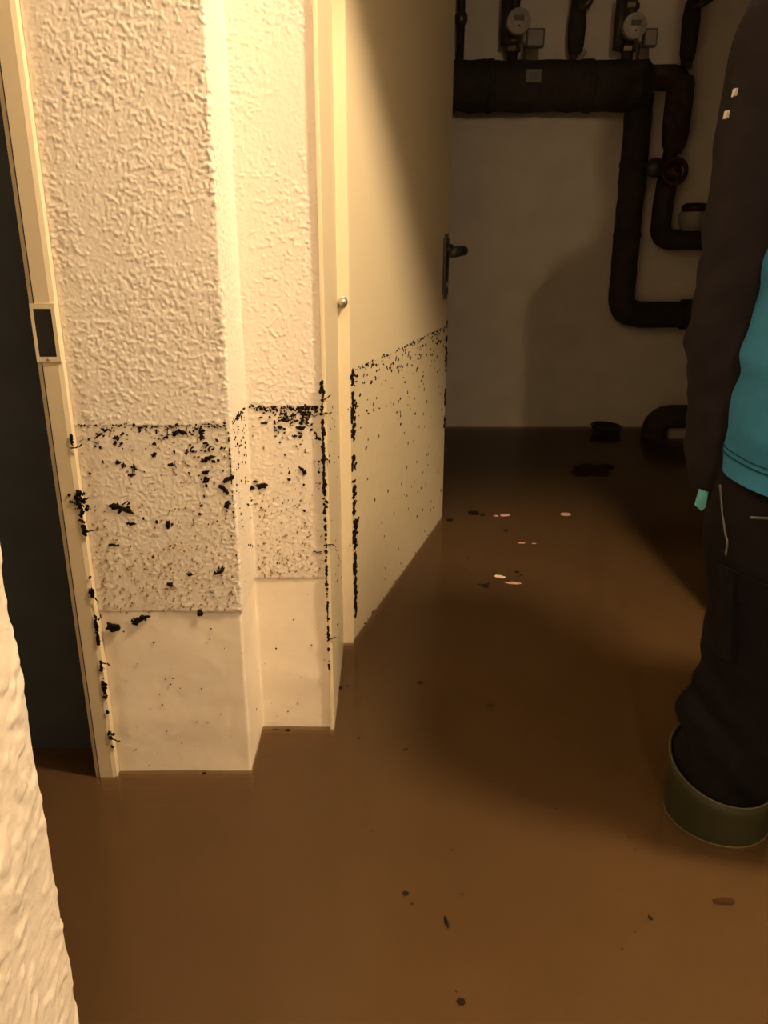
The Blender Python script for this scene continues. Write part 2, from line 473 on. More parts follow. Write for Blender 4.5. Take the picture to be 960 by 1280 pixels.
# strike plate: rectangular ring, its opening filled by a panel coloured as shade
za, zb = at(60, 446, Y1 - .014).z, at(55, 386, Y1 - .014).z
bm = bmesh.new()
px0, px1 = fx0 + 0.0008, fx1 - 0.0005
hx0, hx1 = fx0 + 0.0050, fx1 - 0.0055
add_box(bm, px0, hx0, Y1 - .0152, Y1 - .012, za - .007, zb + .007)
add_box(bm, hx1, px1, Y1 - .0152, Y1 - .012, za - .007, zb + .007)
add_box(bm, hx0, hx1, Y1 - .0152, Y1 - .012, za - .007, za)
add_box(bm, hx0, hx1, Y1 - .0152, Y1 - .012, zb, zb + .007)
sp_ = bm_obj('strike_plate', bm, M['frame'], t2)
box('latch_shade', hx0, hx1, Y1 - .0146, Y1 - .0136, za, zb, M['hole_shade'], t2)  # dark panel painted as the shade inside the latch hole
lathe('screw', [(0.0022, 0), (0.0022, .0008), (.001, .0012)], ((hx0 + hx1) / 2, Y1 - .0152, za - .0035), M['steel'], t2, (0, -1, 0), 10)

# dark door leaf in that frame
d2 = struct(empty('door_2', (-0.474, Y1 + .06, 0)), 'anthracite grey door leaf standing in dark water on the left')
box('leaf', -0.845, 0.0, 0.004, 0.044, 0.01, 1.945, M['anthracite'], d2, bevel=0.003)
lathe('handle_rose', [(0.024, 0), (0.024, .006), (.02, .009), (.011, .009), (.010, .05)], (-0.78, 0.004, 1.05), M['black_plastic'], d2, (0, -1, 0), 20)
tube('lever', round_corners([(-.78, -.045, 1.05), (-.78, -.055, 1.05), (-.65, -.055, 1.05)], .012), .009, M['black_plastic'], d2, 12)

# open cream door into the meter room
HX, HY = -0.0655, 1.551
du = Vector((0.2480, 0.804, 0)); DL = du.length; du.normalize()
ang = math.atan2(du.y, du.x)
d1 = struct(empty('door_1', (HX, HY, 0), ang), 'cream steel door standing open into the dark meter room')
# local x along the leaf, local -y is the visible face
box('leaf', 0.0, DL, 0.0, 0.042, 0.012, 1.975, M['cream'], d1, bevel=0.003)
box('leaf_rebate', -0.010, 0.0015, 0.006, 0.040, 0.012, 1.975, M['cream'], d1, bevel=0.002)
hz = at(560, 313, 2.29).z
bm = bmesh.new()
bmesh.ops.create_cube(bm, size=1.0)
for v in bm.verts: v.co = Vector((DL - 0.058 + v.co.x * 0.036, -0.004 + v.co.y * 0.010, hz - .043 + v.co.z * 0.172))
es = [e for e in bm.edges if abs(e.verts[0].co.y - e.verts[1].co.y) > .005]
bmesh.ops.bevel(bm, geom=es, offset=0.012, segments=4, affect='EDGES')
hp = bm_obj('handle_plate', bm, M['black_plastic'], d1)
lv = tube('lever', round_corners([(DL - .058, -.008, hz), (DL - .058, -.058, hz), (DL - .185, -.050, hz - .004)], .022), [.012] * 4 + [.0125] * 7, M['black_plastic'], d1, 14)
lathe('lever_collar', [(0.017, 0), (0.017, .010), (.014, .014)], (DL - .058, -.009, hz), M['black_plastic'], hp, (0, -1, 0), 18)
lathe('lock_cylinder', [(0.0085, 0), (0.0085, .003), (.006, .0035)], (DL - .058, -.009, hz - .09), M['steel'], hp, (0, -1, 0), 14)
box('latch_bolt', DL - .001, DL + .010, 0.014, 0.028, hz - .03, hz, M['steel'], d1)

# flood water
wz = tag(empty('flood_water', (0, 0, 0)), 'brown murky flood water covering the cellar floor', 'water', kind='stuff')
mesh_obj('water_surface', [(XL, YB, WATER), (XR, YB, WATER), (XR, BACK, WATER), (XL, BACK, WATER)], [(0, 1, 2, 3)], M['water'], wz)
for dep in (.006, .014, .024, .036, .050):   # silt thickening with depth
    mesh_obj('silt_veil', [(XL, YB, WATER - dep), (XR, YB, WATER - dep), (XR, BACK, WATER - dep), (XL, BACK, WATER - dep)], [(0, 1, 2, 3)], M['silt_veil'], wz)
box('suspended_silt', XL, XR, YB, BACK, 0.002, WATER - .066, M['silt_body'], wz)

# corridor lamp
lx, ly, lz = LAMP_POS
lp = tag(empty('ceiling_lamp', (lx, ly, CEIL)), 'round bulkhead lamp glowing on the corridor ceiling', 'lamp')
lathe('lamp_base', [(0.075, 0.0), (0.075, -0.02), (0.05, -0.035), (0.03, -0.06)], (0, 0, 0), M['white_plastic'], lp)
bm = bmesh.new(); bmesh.ops.create_icosphere(bm, subdivisions=3, radius=0.055)
bmesh.ops.translate(bm, verts=bm.verts[:], vec=(0, 0, lz - CEIL))
bm_obj('bulb', bm, M['glow'], lp, True)
# second, weaker lamp on the end wall of the corridor
M['glow_rear'] = M['glow'].copy(); M['glow_rear'].node_tree.nodes['Emission'].inputs[1].default_value = REAR_LAMP_STRENGTH
rx_, ry_, rz_ = REAR_LAMP_POS
lp2 = tag(empty('wall_lamp', (rx_, YB, rz_)), 'small bulb lamp on the end wall of the corridor', 'lamp')
lathe('lamp_base', [(0.05, 0.0), (0.05, 0.02), (0.025, 0.035), (0.022, 0.07)], (0, 0, 0), M['white_plastic'], lp2, (0, 1, 0))
bm = bmesh.new(); bmesh.ops.create_icosphere(bm, subdivisions=3, radius=0.04)
bmesh.ops.translate(bm, verts=bm.verts[:], vec=(0, ry_ - YB, 0))
bm_obj('bulb', bm, M['glow_rear'], lp2, True)

# ------------------------------------------------------------------ meter room pipes
PD = 3.465
def Z(px, py, D): return at(px, py, D)
# thick manifold
a = Z(560, 108, PD); b_ = Z(806, 108, PD)
mp = tag(empty('insulated_manifold', (0, 0, 0)), 'thick black insulated manifold pipe running along the back wall', 'pipe')
path = [Vector((-0.15, PD, a.z)).lerp(Vector((b_.x, PD, a.z)), k / 24) for k in range(25)]
tube('insulation', path, 0.090, M['insul'], mp, 24, 0.008)
for px_ in (612, 735):
    c = Z(px_, 108, PD)
    bm = bmesh.new(); add_tube(bm, [(c.x - .012, PD, a.z), (c.x + .012, PD, a.z)], 0.0945, 24)
    bm_obj('tape_band', bm, M['insul'], mp, True)
lathe('end_cap', [(0.088, 0), (0.08, .012), (0.05, .02)], (b_.x, PD, a.z), M['insul'], mp, (1, 0, 0), 24)
ct = Z(667, 95, PD - .092)
box('paper_tag', ct.x - .028, ct.x + .028, ct.y - .004, ct.y - .001, ct.z - .022, ct.z + .022, M['tag_grey'], mp)
box('tag_print', ct.x - .015, ct.x + .015, ct.y - .0055, ct.y - .004, ct.z - .013, ct.z + .012, M['display'], mp)

# insulated drop pipe with bend to the right
D2 = 3.485
p1, p2, p3 = Z(803, 118, D2), Z(779, 393, D2), Z(905, 395, D2)
dp = tag(empty('insulated_drop_pipe', (0, 0, 0)), 'black insulated pipe dropping from the manifold and bending right', 'pipe')
xv = 0.5 * (Z(800, 150, D2).x + Z(776, 350, D2).x)
path = round_corners([(xv, D2, p1.z), (xv, D2, p2.z), (XR, D2, p2.z)], 0.085, 10)
full = [path[0].lerp(path[1], k / 18) for k in range(18)] + path[1:]
tube('insulation', full, 0.053, M['insul'], dp, 20, 0.006)
for zz in (0.30, 0.62):
    q = Vector((xv, D2, p1.z)).lerp(Vector((xv, D2, p2.z)), zz)
    bm = bmesh.new(); add_tube(bm, [q - Vector((0, 0, .01)), q + Vector((0, 0, .01))], .0565, 20)
    bm_obj('tape_band', bm, M['insul'], dp, True)
q = Z(857, 395, D2)
bm = bmesh.new(); add_tube(bm, [(q.x - .02, D2, p2.z), (q.x + .04, D2, p2.z)], .062, 20)
bm_obj('pipe_clamp', bm, M['insul'], dp, True)

# second branch with valve
bp_ = tag(empty('valve_branch', (0, 0, 0)), 'dark branch pipe with red handwheel valve right of the drop pipe', 'pipe')
g0 = Z(850, 90, PD); g1 = Z(846, 190, PD)
xb = Z(847, 140, PD).x
tube('connector', round_corners([(b_.x, PD, a.z + .03), (xb, PD, a.z + .03), (xb, PD, a.z - .06)], .05), .045, M['insul_brown'], bp_, 18, .004)
lathe('insulation_sleeve', [(.030, Z(846, 192, PD).z), (.045, Z(846, 182, PD).z), (.052, Z(846, 165, PD).z), (.053, Z(846, 105, PD).z), (.045, Z(846, 96, PD).z)], (xb, PD, 0), M['insul_brown'], bp_, (0, 0, 1), 20)
xv2 = Z(832, 212, PD).x
zc = Z(832, 212, PD).z
lathe('valve_body', [(.026, -.055), (.03, -.04), (.042, -.028), (.042, .028), (.03, .04), (.022, .09)], (xb - .012, PD, zc), M['pipe'], bp_, (0, 0, 1), 18)
c = Z(843, 214, PD - .06)
bm = bmesh.new()
ringp = [Vector((c.x + .046 * math.cos(2 * math.pi * k / 22), PD - .06, c.z + .046 * math.sin(2 * math.pi * k / 22))) for k in range(23)]
add_tube(bm, ringp, .009, 10)
for k in range(4):
    an = math.pi / 4 + k * math.pi / 2
    add_tube(bm, [(c.x, PD - .062, c.z), (c.x + .046 * math.cos(an), PD - .06, c.z + .046 * math.sin(an))], .007, 8)
add_lathe(bm, [(.03, -.006), (.03, .006)], (c.x, PD - .062, c.z), (0, 1, 0), 16)
add_tube(bm, [(c.x, PD - .062, c.z), (c.x, PD - .01, c.z)], .009, 10)
bm_obj('handwheel', bm, M['redwheel'], bp_, True)
c = Z(818, 210, PD - .05)
lathe('pressure_gauge', [(.034, 0), (.036, .02), (.032, .026)], c, M['black_plastic'], bp_, (-0.2, -1, 0), 20)
s0, s1, s2 = Z(835, 245, PD), Z(824, 300, PD), Z(900, 302, PD)
tube('bend', round_corners([(xb - .012, PD, zc - .04), (s1.x, PD, Z(830, 262, PD).z), (s1.x, PD, s1.z), (XR - .004, PD, s1.z)], .07, 8), .040, M['insul'], bp_, 18, .003)

# white flow meter standing on that bend
c = Z(862, 272, PD - .02)
wm = tag(empty('flow_meter', (c.x + .02, PD - .01, 0)), 'white flow meter with dark cap above the lower bend', 'meter')
lathe('body', [(.045, s1.z + .034), (.055, c.z - .02), (.060, c.z + .01), (.056, c.z + .022)], (0, 0, 0), M['white_plastic'], wm, (0, 0, 1), 22)
lathe('cap', [(.050, c.z + .022), (.052, c.z + .045), (.035, c.z + .055)], (0, 0, 0), M['redwheel'], wm, (0, 0, 1), 22)

# risers
def riser(px_, r, cat_label, D=3.475, wrap=None):
    q0 = Z(px_, 80, D); q1 = Z(px_, 20, D)
    o = tag(empty('riser_pipe', (q0.x, D, 0)), cat_label, 'pipe', 'risers above the manifold')
    zt = a.z + .085
    tube('pipe', [(0, 0, zt - .02), (0, 0, (zt + CEIL) / 2), (0, 0, CEIL)], r, M['pipe'], o, 12)
    return o, zt, q0.x
r1, zt, xr = riser(575, .014, 'thin riser pipe at the edge of the open door')
lathe('fitting', [(.02, 0), (.024, .006), (.024, .03), (.02, .036)], (0, 0, Z(575, 30, 3.475).z), M['brass'], r1, (0, 0, 1), 14)
r2, zt, xr2 = riser(640, .020, 'riser pipe carrying the round water meter nearest the door')
r3, zt, xr3 = riser(718, .020, 'dark wrapped riser pipe between the two water meters')
lathe('wrap', [(.022, Z(718, 70, 3.475).z), (.030, Z(718, 58, 3.475).z), (.034, Z(718, 30, 3.475).z), (.028, Z(718, 12, 3.475).z), (.024, Z(718, -30, 3.475).z)], (0, 0, 0), M['insul'], r3, (0, 0, 1), 14)
tube('valve_lever', [(0.004, -.03, Z(718, 78, 3.475).z), (.030, -.045, Z(718, 66, 3.475).z)], .010, M['white_plastic'], r3, 10)
tube('tap', round_corners([(0, -.02, Z(718, 14, 3.475).z), (.02, -.05, Z(718, 10, 3.475).z), (.05, -.05, Z(718, -8, 3.475).z)], .01), .013, M['brass'], r3, 10)
r4, zt, xr4 = riser(783, .022, 'riser pipe behind the water meter further from the door')
r5, zt, xr5 = riser(858, .022, 'rightmost riser pipe beside the jacket')
lathe('wrap', [(.022, zt), (.030, zt + .03), (.034, zt + .14), (.028, zt + .20)], (0, 0, 0), M['insul'], r5, (0, 0, 1), 14)
tube('tap', round_corners([(0, -.02, Z(860, 12, 3.475).z), (.015, -.05, Z(860, 10, 3.475).z), (.05, -.05, Z(860, 2, 3.475).z)], .01), .012, M['brass'], r5, 10)
for o_, zf in ((r2, 62), (r2, 50), (r4, 62), (r4, 8), (r2, -4)):
    zq = Z(650, zf, 3.475).z
    lathe('union_nut', [(.026, -.012), (.030, -.008), (.030, .008), (.026, .012)], (0, 0, zq), M['brass'], o_, (0, 0, 1), 6, smooth=False)

def meter(px_, py_, label, bx):
    c = Z(px_, py_, 3.375)
    o = tag(empty('water_meter', (c.x, 3.375, c.z)), label, 'meter', 'water meters on the back wall')
    lathe('housing', [(.030, .085), (.034, .05), (.041, .03), (.0435, .0), (.0435, -.012), (.038, -.018)], (0, 0, 0), M['meter_white'], o, (0, 1, 0), 28)
    lathe('dial', [(.034, 0), (.034, .002)], (0, -.018, 0), M['meter_white'], o, (0, -1, 0), 28)
    box('counter', -.018, .018, -.0225, -.0200, -.001, .017, M['display'], o)
    lathe('needle_hub', [(.0035, 0), (.003, .002)], (0.002, -.020, -.017), M['redwheel'], o, (0, -1, 0), 10)
    tube('inlet', [(-.03, .09, -.06), (-.03, .09, .12)], .022, M['pipe'], o, 14)
    # box of the radio module at the lower right
    bm = bmesh.new(); add_box(bm, bx[0], bx[1], .0, .03, bx[2], bx[3], .003)
    rb = bm_obj('radio_module', bm, M['display'], o)
    box('module_cover', bx[0] + .006, bx[1] - .006, -.0015, .0005, bx[2] + .006, bx[3] - .006, M['white_plastic'], rb)
    tube('cable', smooth_path([(.03, .02, bx[2] + .01), (.035, .04, bx[2] - .03), (.028, .05, bx[2] - .10)], 6), .003, M['black_plastic'], o, 6)
    return o
meter(648, 27, 'round white water meter with square module, nearer the open door', (.034, .100, -.082, -.020))
meter(793, 33, 'round white water meter with square module, nearer the jacket', (.040, .090, -.065, -.005))

# low pipe bend rising out of the water
D3 = 3.40
lowp = tag(empty('low_pipe_bend', (0, 0, 0)), 'fat black pipe bend rising from the water at back wall', 'pipe')
q = Z(818, 521, D3)
tube('insulation', round_corners([(q.x, D3, 0.05), (q.x, D3, q.z), (XR, D3, q.z)], .075, 10), .050, M['insul'], lowp, 18, .004)
tube('lower_run', [(q.x + .06, D3 - .02, WATER + .012), (XR - .02, D3 - .02, WATER + .012)], .030, M['white_plastic'], lowp, 14)

# floating plastic cup by the back wall
p = on_water(757, 541)
cup = lathe('floating_bucket', [(.045, -.04), (.056, .0), (.066, .028), (.070, .030), (.070, .034), (.063, .034), (.058, .012), (.03, .010)], (p.x, p.y, WATER), M['black_plastic'], None, (0.06, -.05, 1), 26)
tag(cup, 'small dark round bucket floating below the back wall', 'bucket')

# ------------------------------------------------------------------ the person, seen from behind
PX, PY = 0.620, 1.00
def interp_rings(keys, n):
    K = np.array(keys, float)
    z = K[:, 0]; zz = np.linspace(z[0], z[-1], n)
    out = [zz]
    for c in range(1, K.shape[1]):
        # monotone-ish cubic through the keys
        v = K[:, c]; m = np.gradient(v, z)
        i = np.clip(np.searchsorted(z, zz) - 1, 0, len(z) - 2)
        hseg = z[i + 1] - z[i]; t = (zz - z[i]) / hseg
        out.append((2 * t**3 - 3 * t**2 + 1) * v[i] + (t**3 - 2 * t**2 + t) * hseg * m[i] + (-2 * t**3 + 3 * t**2) * v[i + 1] + (t**3 - t**2) * hseg * m[i + 1])
    return np.stack(out, 1)

def loft(name, keys, m, parent, n=70, seg=56, expo=2.3, fold=None, cap=(True, True), thick=0.0):
    """keys: z, cx, cy, rx, ry (z rising)"""
    R = interp_rings(keys, n); vs = []; fs = []
    for i, (z, cx, cy, rx, ry) in enumerate(R):
        for k in range(seg):
            a = 2 * math.pi * k / seg
            ca, sa = math.cos(a), math.sin(a)
            ex = 2.0 / expo
            p = Vector((cx + rx * math.copysign(abs(ca) ** ex, ca), cy + ry * math.copysign(abs(sa) ** ex, sa), z))
            if fold:
                d = Vector((ca, sa, 0))
                p += d * fold(p, a)
            vs.append(p)
    for i in range(n - 1):
        for k in range(seg):
            fs.append((i * seg + k, i * seg + (k + 1) % seg, (i + 1) * seg + (k + 1) % seg, (i + 1) * seg + k))
    if cap[0]: fs.append(tuple(range(seg))[::-1])
    if cap[1]: fs.append(tuple((n - 1) * seg + k for k in range(seg)))
    return mesh_obj(name, vs, fs, m, parent, True)

per = tag(empty('person', (PX, PY, 0)), 'person seen from behind in teal and charcoal jacket, dark trousers and olive rubber boots', 'person')
per.location = (0, 0, 0)

# body: one continuous skinned figure under the clothes
V = []; E = []; RAD = []
def jv(p, r, link=None):
    V.append(p); RAD.append(r if isinstance(r, tuple) else (r, r))
    if link is not None: E.append((link, len(V) - 1))
    return len(V) - 1
pel = jv((PX, 1.01, .93), (.13, .09))
sp1 = jv((PX, 1.00, 1.10), (.115, .08), pel)
sp2 = jv((PX, 1.00, 1.28), (.13, .085), sp1)
nk0 = jv((PX, 1.00, 1.43), (.07, .065), sp2)
nk1 = jv((PX, 1.015, 1.50), .054, nk0)
hd0 = jv((PX, 1.03, 1.56), (.066, .075), nk1)
hd1 = jv((PX, 1.03, 1.64), (.074, .092), hd0)
hd2 = jv((PX, 1.025, 1.71), (.066, .082), hd1)
hd3 = jv((PX, 1.02, 1.75), .036, hd2)
def hand(wr, dirv, side, out):
    """palm and five separate fingers; dirv: finger direction, side: thumb side, out: curl direction"""
    W_ = Vector(V[wr]); D_ = Vector(dirv).normalized(); S_ = Vector(side).normalized(); O_ = Vector(out).normalized()
    pm = jv(tuple(W_ + D_ * .045), (.030, .016), wr)
    pk = jv(tuple(W_ + D_ * .085), (.034, .014), pm)
    for off, ln in ((.027, .070), (.009, .080), (-.009, .074), (-.026, .058)):
        b0 = jv(tuple(W_ + D_ * .092 + S_ * off), .0095, pk)
        b1 = jv(tuple(W_ + D_ * (.092 + ln * .45) + S_ * off * 1.1 + O_ * .006), .0088, b0)
        b2 = jv(tuple(W_ + D_ * (.092 + ln * .75) + S_ * off * 1.1 + O_ * .020), .0080, b1)
        jv(tuple(W_ + D_ * (.092 + ln * .92) + S_ * off * 1.1 + O_ * .034), .0070, b2)
    th0 = jv(tuple(W_ + D_ * .040 + S_ * .030), .012, pm)
    th1 = jv(tuple(W_ + D_ * .072 + S_ * .050 + O_ * .010), .0105, th0)
    jv(tuple(W_ + D_ * .098 + S_ * .052 + O_ * .022), .0085, th1)
# left arm (towards the doorway): hanging slightly forward, hand resting on the front of the thigh
shl = jv((PX - .10, 1.03, 1.37), .040, sp2)
ell = jv((.490, 1.10, 1.12), .036, shl)
wrl = jv((.515, 1.135, .80), .024, ell)
hand(wrl, (.22, .06, -1), (.9, .2, .05), (.1, .35, -.1))
shr = jv((PX + .10, 1.03, 1.37), .040, sp2)
elr = jv((PX + .20, 1.04, 1.12), .036, shr)
wrr = jv((PX + .22, 1.11, .85), .027, elr)
hand(wrr, (.0, .12, -1), (-.1, 1, .1), (-.9, .1, -.2))
for sx in (-1, 1):
    hp_ = jv((PX + sx * .085, 1.01, .86), .080, pel)
    kn = jv((PX + sx * .10, 1.02, .48), .055, hp_)
    an_ = jv((PX + sx * .112, 1.00, .12), .042, kn)
    ft = jv((PX + sx * .118, 1.08, .06), .038, an_)
    jv((PX + sx * .124, 1.18, .045), .032, ft)
me = bpy.data.meshes.new('body'); me.from_pydata(V, E, []); me.update()
body = bpy.data.objects.new('body', me); COL.objects.link(body); body.parent = per
me.materials.append(M['skin'])
sk = body.modifiers.new('skin', 'SKIN'); sk.use_smooth_shade = True
for i_, rr in enumerate(RAD):
    me.skin_vertices[0].data[i_].radius = rr
me.skin_vertices[0].data[0].use_root = True
sb = body.modifiers.new('sub', 'SUBSURF'); sb.levels = 2; sb.render_levels = 2
# face towards the meter room
bm = bmesh.new()
add_lathe(bm, [(.013, 0), (.011, .012), (.005, .022)], (PX, 1.112, 1.615), (0, 1, -.35), 12)
bm_obj('nose', bm, M['skin'], per, True)
for sx in (-1, 1):
    bm = bmesh.new(); bmesh.ops.create_uvsphere(bm, u_segments=14, v_segments=10, radius=.012)
    bmesh.ops.translate(bm, verts=bm.verts[:], vec=(PX + sx * .032, 1.098, 1.645)); bm_obj('eye', bm, M['eye'], per, True)
    bm = bmesh.new(); bmesh.ops.create_uvsphere(bm, u_segments=14, v_segments=10, radius=.03)
    for v in bm.verts: v.co = Vector((v.co.x * .35 + PX + sx * .078, v.co.y * .7 + 1.03, v.co.z * 1.05 + 1.625))
    bm_obj('ear', bm, M['skin'], per, True)
tube('mouth', smooth_path([(PX - .024, 1.098, 1.572), (PX, 1.108, 1.570), (PX + .024, 1.098, 1.572)], 5), .005, M['redwheel'], per, 8)
loft('hair', [(1.56, PX, .985, .070, .060), (1.62, PX, .995, .084, .085), (1.69, PX, 1.012, .084, .096), (1.745, PX, 1.015, .066, .078), (1.772, PX, 1.015, .030, .036)], M['hair'], per, 24, 32, 2.0, lambda p, a: .004 * mn.noise(p * 60))

# jacket torso
def torso_fold(p, a):
    f = 0.010 * mn.noise(Vector((p.x * 6, p.y * 6, p.z * 10)))
    f += 0.008 * mn.noise(Vector((p.x * 9 + p.z * 7, p.y * 9, p.z * 26 - p.x * 16 + 4)))
    return f * (0.35 + 0.65 * min(1, max(0, (1.35 - p.z) / .3)))
JX = PX + .012
jk = loft('jacket', [(.802, JX, 1.000, .177, .142), (.87, JX, 1.000, .175, .136), (.98, JX, 1.0, .168, .122), (1.10, JX, .995, .166, .112), (1.22, JX, .99, .168, .116),
                     (1.34, JX, .995, .178, .118), (1.42, PX, 1.00, .165, .10), (1.465, PX, 1.005, .085, .078), (1.50, PX, 1.01, .066, .066)], M['teal'], per, 110, 96, 2.5, torso_fold, (False, False))
# hem stitching
def ring_on(name, z, m, rad, parent, keys, sx=1.0, expo=2.5, fold=None, seg=96, dz=None):
    K = interp_rings(keys, 200); kk = K[np.argmin(abs(K[:, 0] - z))]
    _, cx, cy, rx, ry = kk
    pts = []
    for k in range(seg + 1):
        an = 2 * math.pi * k / seg; ca, sa = math.cos(an), math.sin(an); ex = 2 / expo
        p = Vector((cx + rx * math.copysign(abs(ca) ** ex, ca), cy + ry * math.copysign(abs(sa) ** ex, sa), z))
        if fold: p += Vector((ca, sa, 0)) * (fold(p, an) + .0008)
        pts.append(p)
    return tube(name, pts, rad, m, parent, 6)
TK = [(.802, JX, 1.000, .177, .142), (.87, JX, 1.000, .175, .136), (.98, JX, 1.0, .168, .122)]
ring_on('hem_stitch', .826, M['teal_dark'], .0012, jk, TK, fold=torso_fold)
ring_on('hem_stitch', .833, M['teal_dark'], .0009, jk, TK, fold=torso_fold)
loft('collar', [(1.455, PX, 1.005, .082, .078), (1.49, PX, 1.01, .070, .070), (1.535, PX, 1.015, .066, .068)], M['jacket'], per, 12, 40, 2.1, None, (False, False))

# sleeves
def sleeve_fold(p, a):
    f = 0.008 * mn.noise(Vector((p.x * 8, p.y * 8, p.z * 9 + 11)))
    near = math.exp(-((p.z - 1.0) / .13) ** 2)
    f += (0.002 + 0.006 * near) * mn.noise(Vector((p.x * 14, p.y * 14, p.z * 34 + p.y * 20)))
    return f
SL = [(.750, .492, 1.120, .034, .038), (.785, .491, 1.120, .046, .050), (.86, .486, 1.118, .056, .060), (.95, .483, 1.112, .062, .066), (1.04, .480, 1.105, .061, .066), (1.13, .478, 1.095, .063, .068),
      (1.25, .481, 1.075, .068, .072), (1.36, .500, 1.05, .070, .076), (1.42, .530, 1.03, .050, .060)]
sl = loft('sleeve', SL, M['jacket'], per, 90, 48, 2.1, sleeve_fold, (False, True))
tag(sl, 'charcoal jacket sleeve')
SR = [(.835, PX + .22, 1.11, .042, .046), (.87, PX + .22, 1.11, .052, .056), (.98, PX + .212, 1.08, .060, .064), (1.12, PX + .20, 1.05, .062, .066), (1.25, PX + .185, 1.04, .066, .070), (1.36, PX + .15, 1.03, .068, .074), (1.42, PX + .12, 1.02, .05, .06)]
loft('sleeve', SR, M['jacket'], per, 70, 40, 2.1, sleeve_fold, (False, True))
# two reflective marks on the sleeve
SLi = interp_rings(SL, 200)
for py_, an_ in ((111, 3.36), (138, 3.30)):
    zq = at(906, py_, 1.03).z
    zz, cx_, cy_, rx_, ry_ = SLi[np.argmin(abs(SLi[:, 0] - zq))]
    vs = []
    for lift in (.0035, -.004):
        for da, dz_ in ((-.05, -.0045), (.035, -.0035), (.05, .0045), (-.035, .0040)):
            p = Vector((cx_ + rx_ * math.cos(an_ + da), cy_ + ry_ * math.sin(an_ + da), zq + dz_))
            p += Vector((math.cos(an_), math.sin(an_), 0)) * (sleeve_fold(p, an_) + lift)
            vs.append(p)
    mesh_obj('reflective_mark', vs, [(0, 1, 2, 3), (7, 6, 5, 4), (0, 4, 5, 1), (1, 5, 6, 2), (2, 6, 7, 3), (3, 7, 4, 0)], M['reflect_white'], sl)
# teal cuff tab
pts = [at(873, 613, 1.085), at(885, 617, 1.08), at(882, 634, 1.08), at(877, 639, 1.08), at(868, 631, 1.085)]
bm = bmesh.new(); f = bm.faces.new([bm.verts.new(p) for p in pts])
r_ = bmesh.ops.extrude_face_region(bm, geom=[f]); bmesh.ops.translate(bm, verts=[e_ for e_ in r_['geom'] if isinstance(e_, bmesh.types.BMVert)], vec=(.004, .008, 0))
tag(bm_obj('cuff_tab', bm, M['teal_light'], sl), 'light teal cuff tab')

# trousers
def leg_fold(p, a):
    f = 0.007 * mn.noise(Vector((p.x * 9, p.y * 9, p.z * 10 + 3)))
    low = math.exp(-((p.z - .42) / .08) ** 2); knee = math.exp(-((p.z - .56) / .07) ** 2)
    f += (0.002 + .011 * low + .006 * knee) * mn.noise(Vector((p.x * 12, p.y * 12 + 5, p.z * 30 + p.x * 18)))
    return f
tr = empty('trousers'); tr.parent = per
def hip_fold(p, a): return .005 * mn.noise(Vector((p.x * 9, p.y * 9, p.z * 12 + 8)))
loft('seat', [(.70, PX, 1.02, .13, .085), (.76, PX, 1.015, .160, .112), (.84, PX, 1.01, .150, .108), (.93, PX, 1.005, .150, .100), (1.0, PX, 1.0, .145, .09)], M['trousers'], tr, 40, 64, 2.3, hip_fold, (True, True))
def legkeys(s):
    c = lambda d: PX + s * d
    return [(.335, c(.113), 1.0, .066, .066), (.37, c(.111), 1.0, .072, .072), (.42, c(.104), 1.0, .076, .078), (.47, c(.094), 1.0, .071, .078), (.55, c(.091), 1.0, .074, .084), (.64, c(.090), 1.0, .082, .092),
            (.72, c(.088), 1.005, .091, .104), (.78, c(.082), 1.01, .086, .106), (.86, c(.068), 1.01, .060, .085)]
legl = loft('leg', legkeys(-1), M['trousers'], tr, 110, 64, 2.15, leg_fold)
loft('leg', legkeys(1), M['trousers'], tr, 90, 56, 2.15, leg_fold)
KL = interp_rings(legkeys(-1), 300)
def on_leg(px_, py_, lift=.004):
    """point on the camera side of the left trouser leg along a sight line"""
    D = .90
    for _ in range(14):
        q = at(px_, py_, D); kk = KL[np.argmin(abs(KL[:, 0] - q.z))]
        u_ = max(-.99, min(.99, (q.x - kk[1]) / kk[3]))
        a_ = math.atan2(-math.sqrt(1 - u_ * u_), u_)
        ca, sa = math.cos(a_), math.sin(a_)
        p = Vector((q.x, kk[2] + kk[4] * sa, q.z)); p += Vector((ca, sa, 0)) * (leg_fold(p, a_) + lift)
        D = p.y
    return at(px_, py_, D)
pp = [on_leg(900, 606, .003), on_leg(903, 640, .002), on_leg(907, 668, .002), on_leg(909, 678, .002), on_leg(907, 694, .002)]
tag(tube('pocket_piping', smooth_path(pp, 6), .0014, M['reflective'], tr, 8), 'thin grey piping of side pocket')
pp = [on_leg(939 + k * 8, 647 + .3 * k, .003) for k in range(8)]
tag(tube('back_pocket_piping', pp, .0018, M['reflective'], tr, 8), 'short grey reflective piping of back pocket')
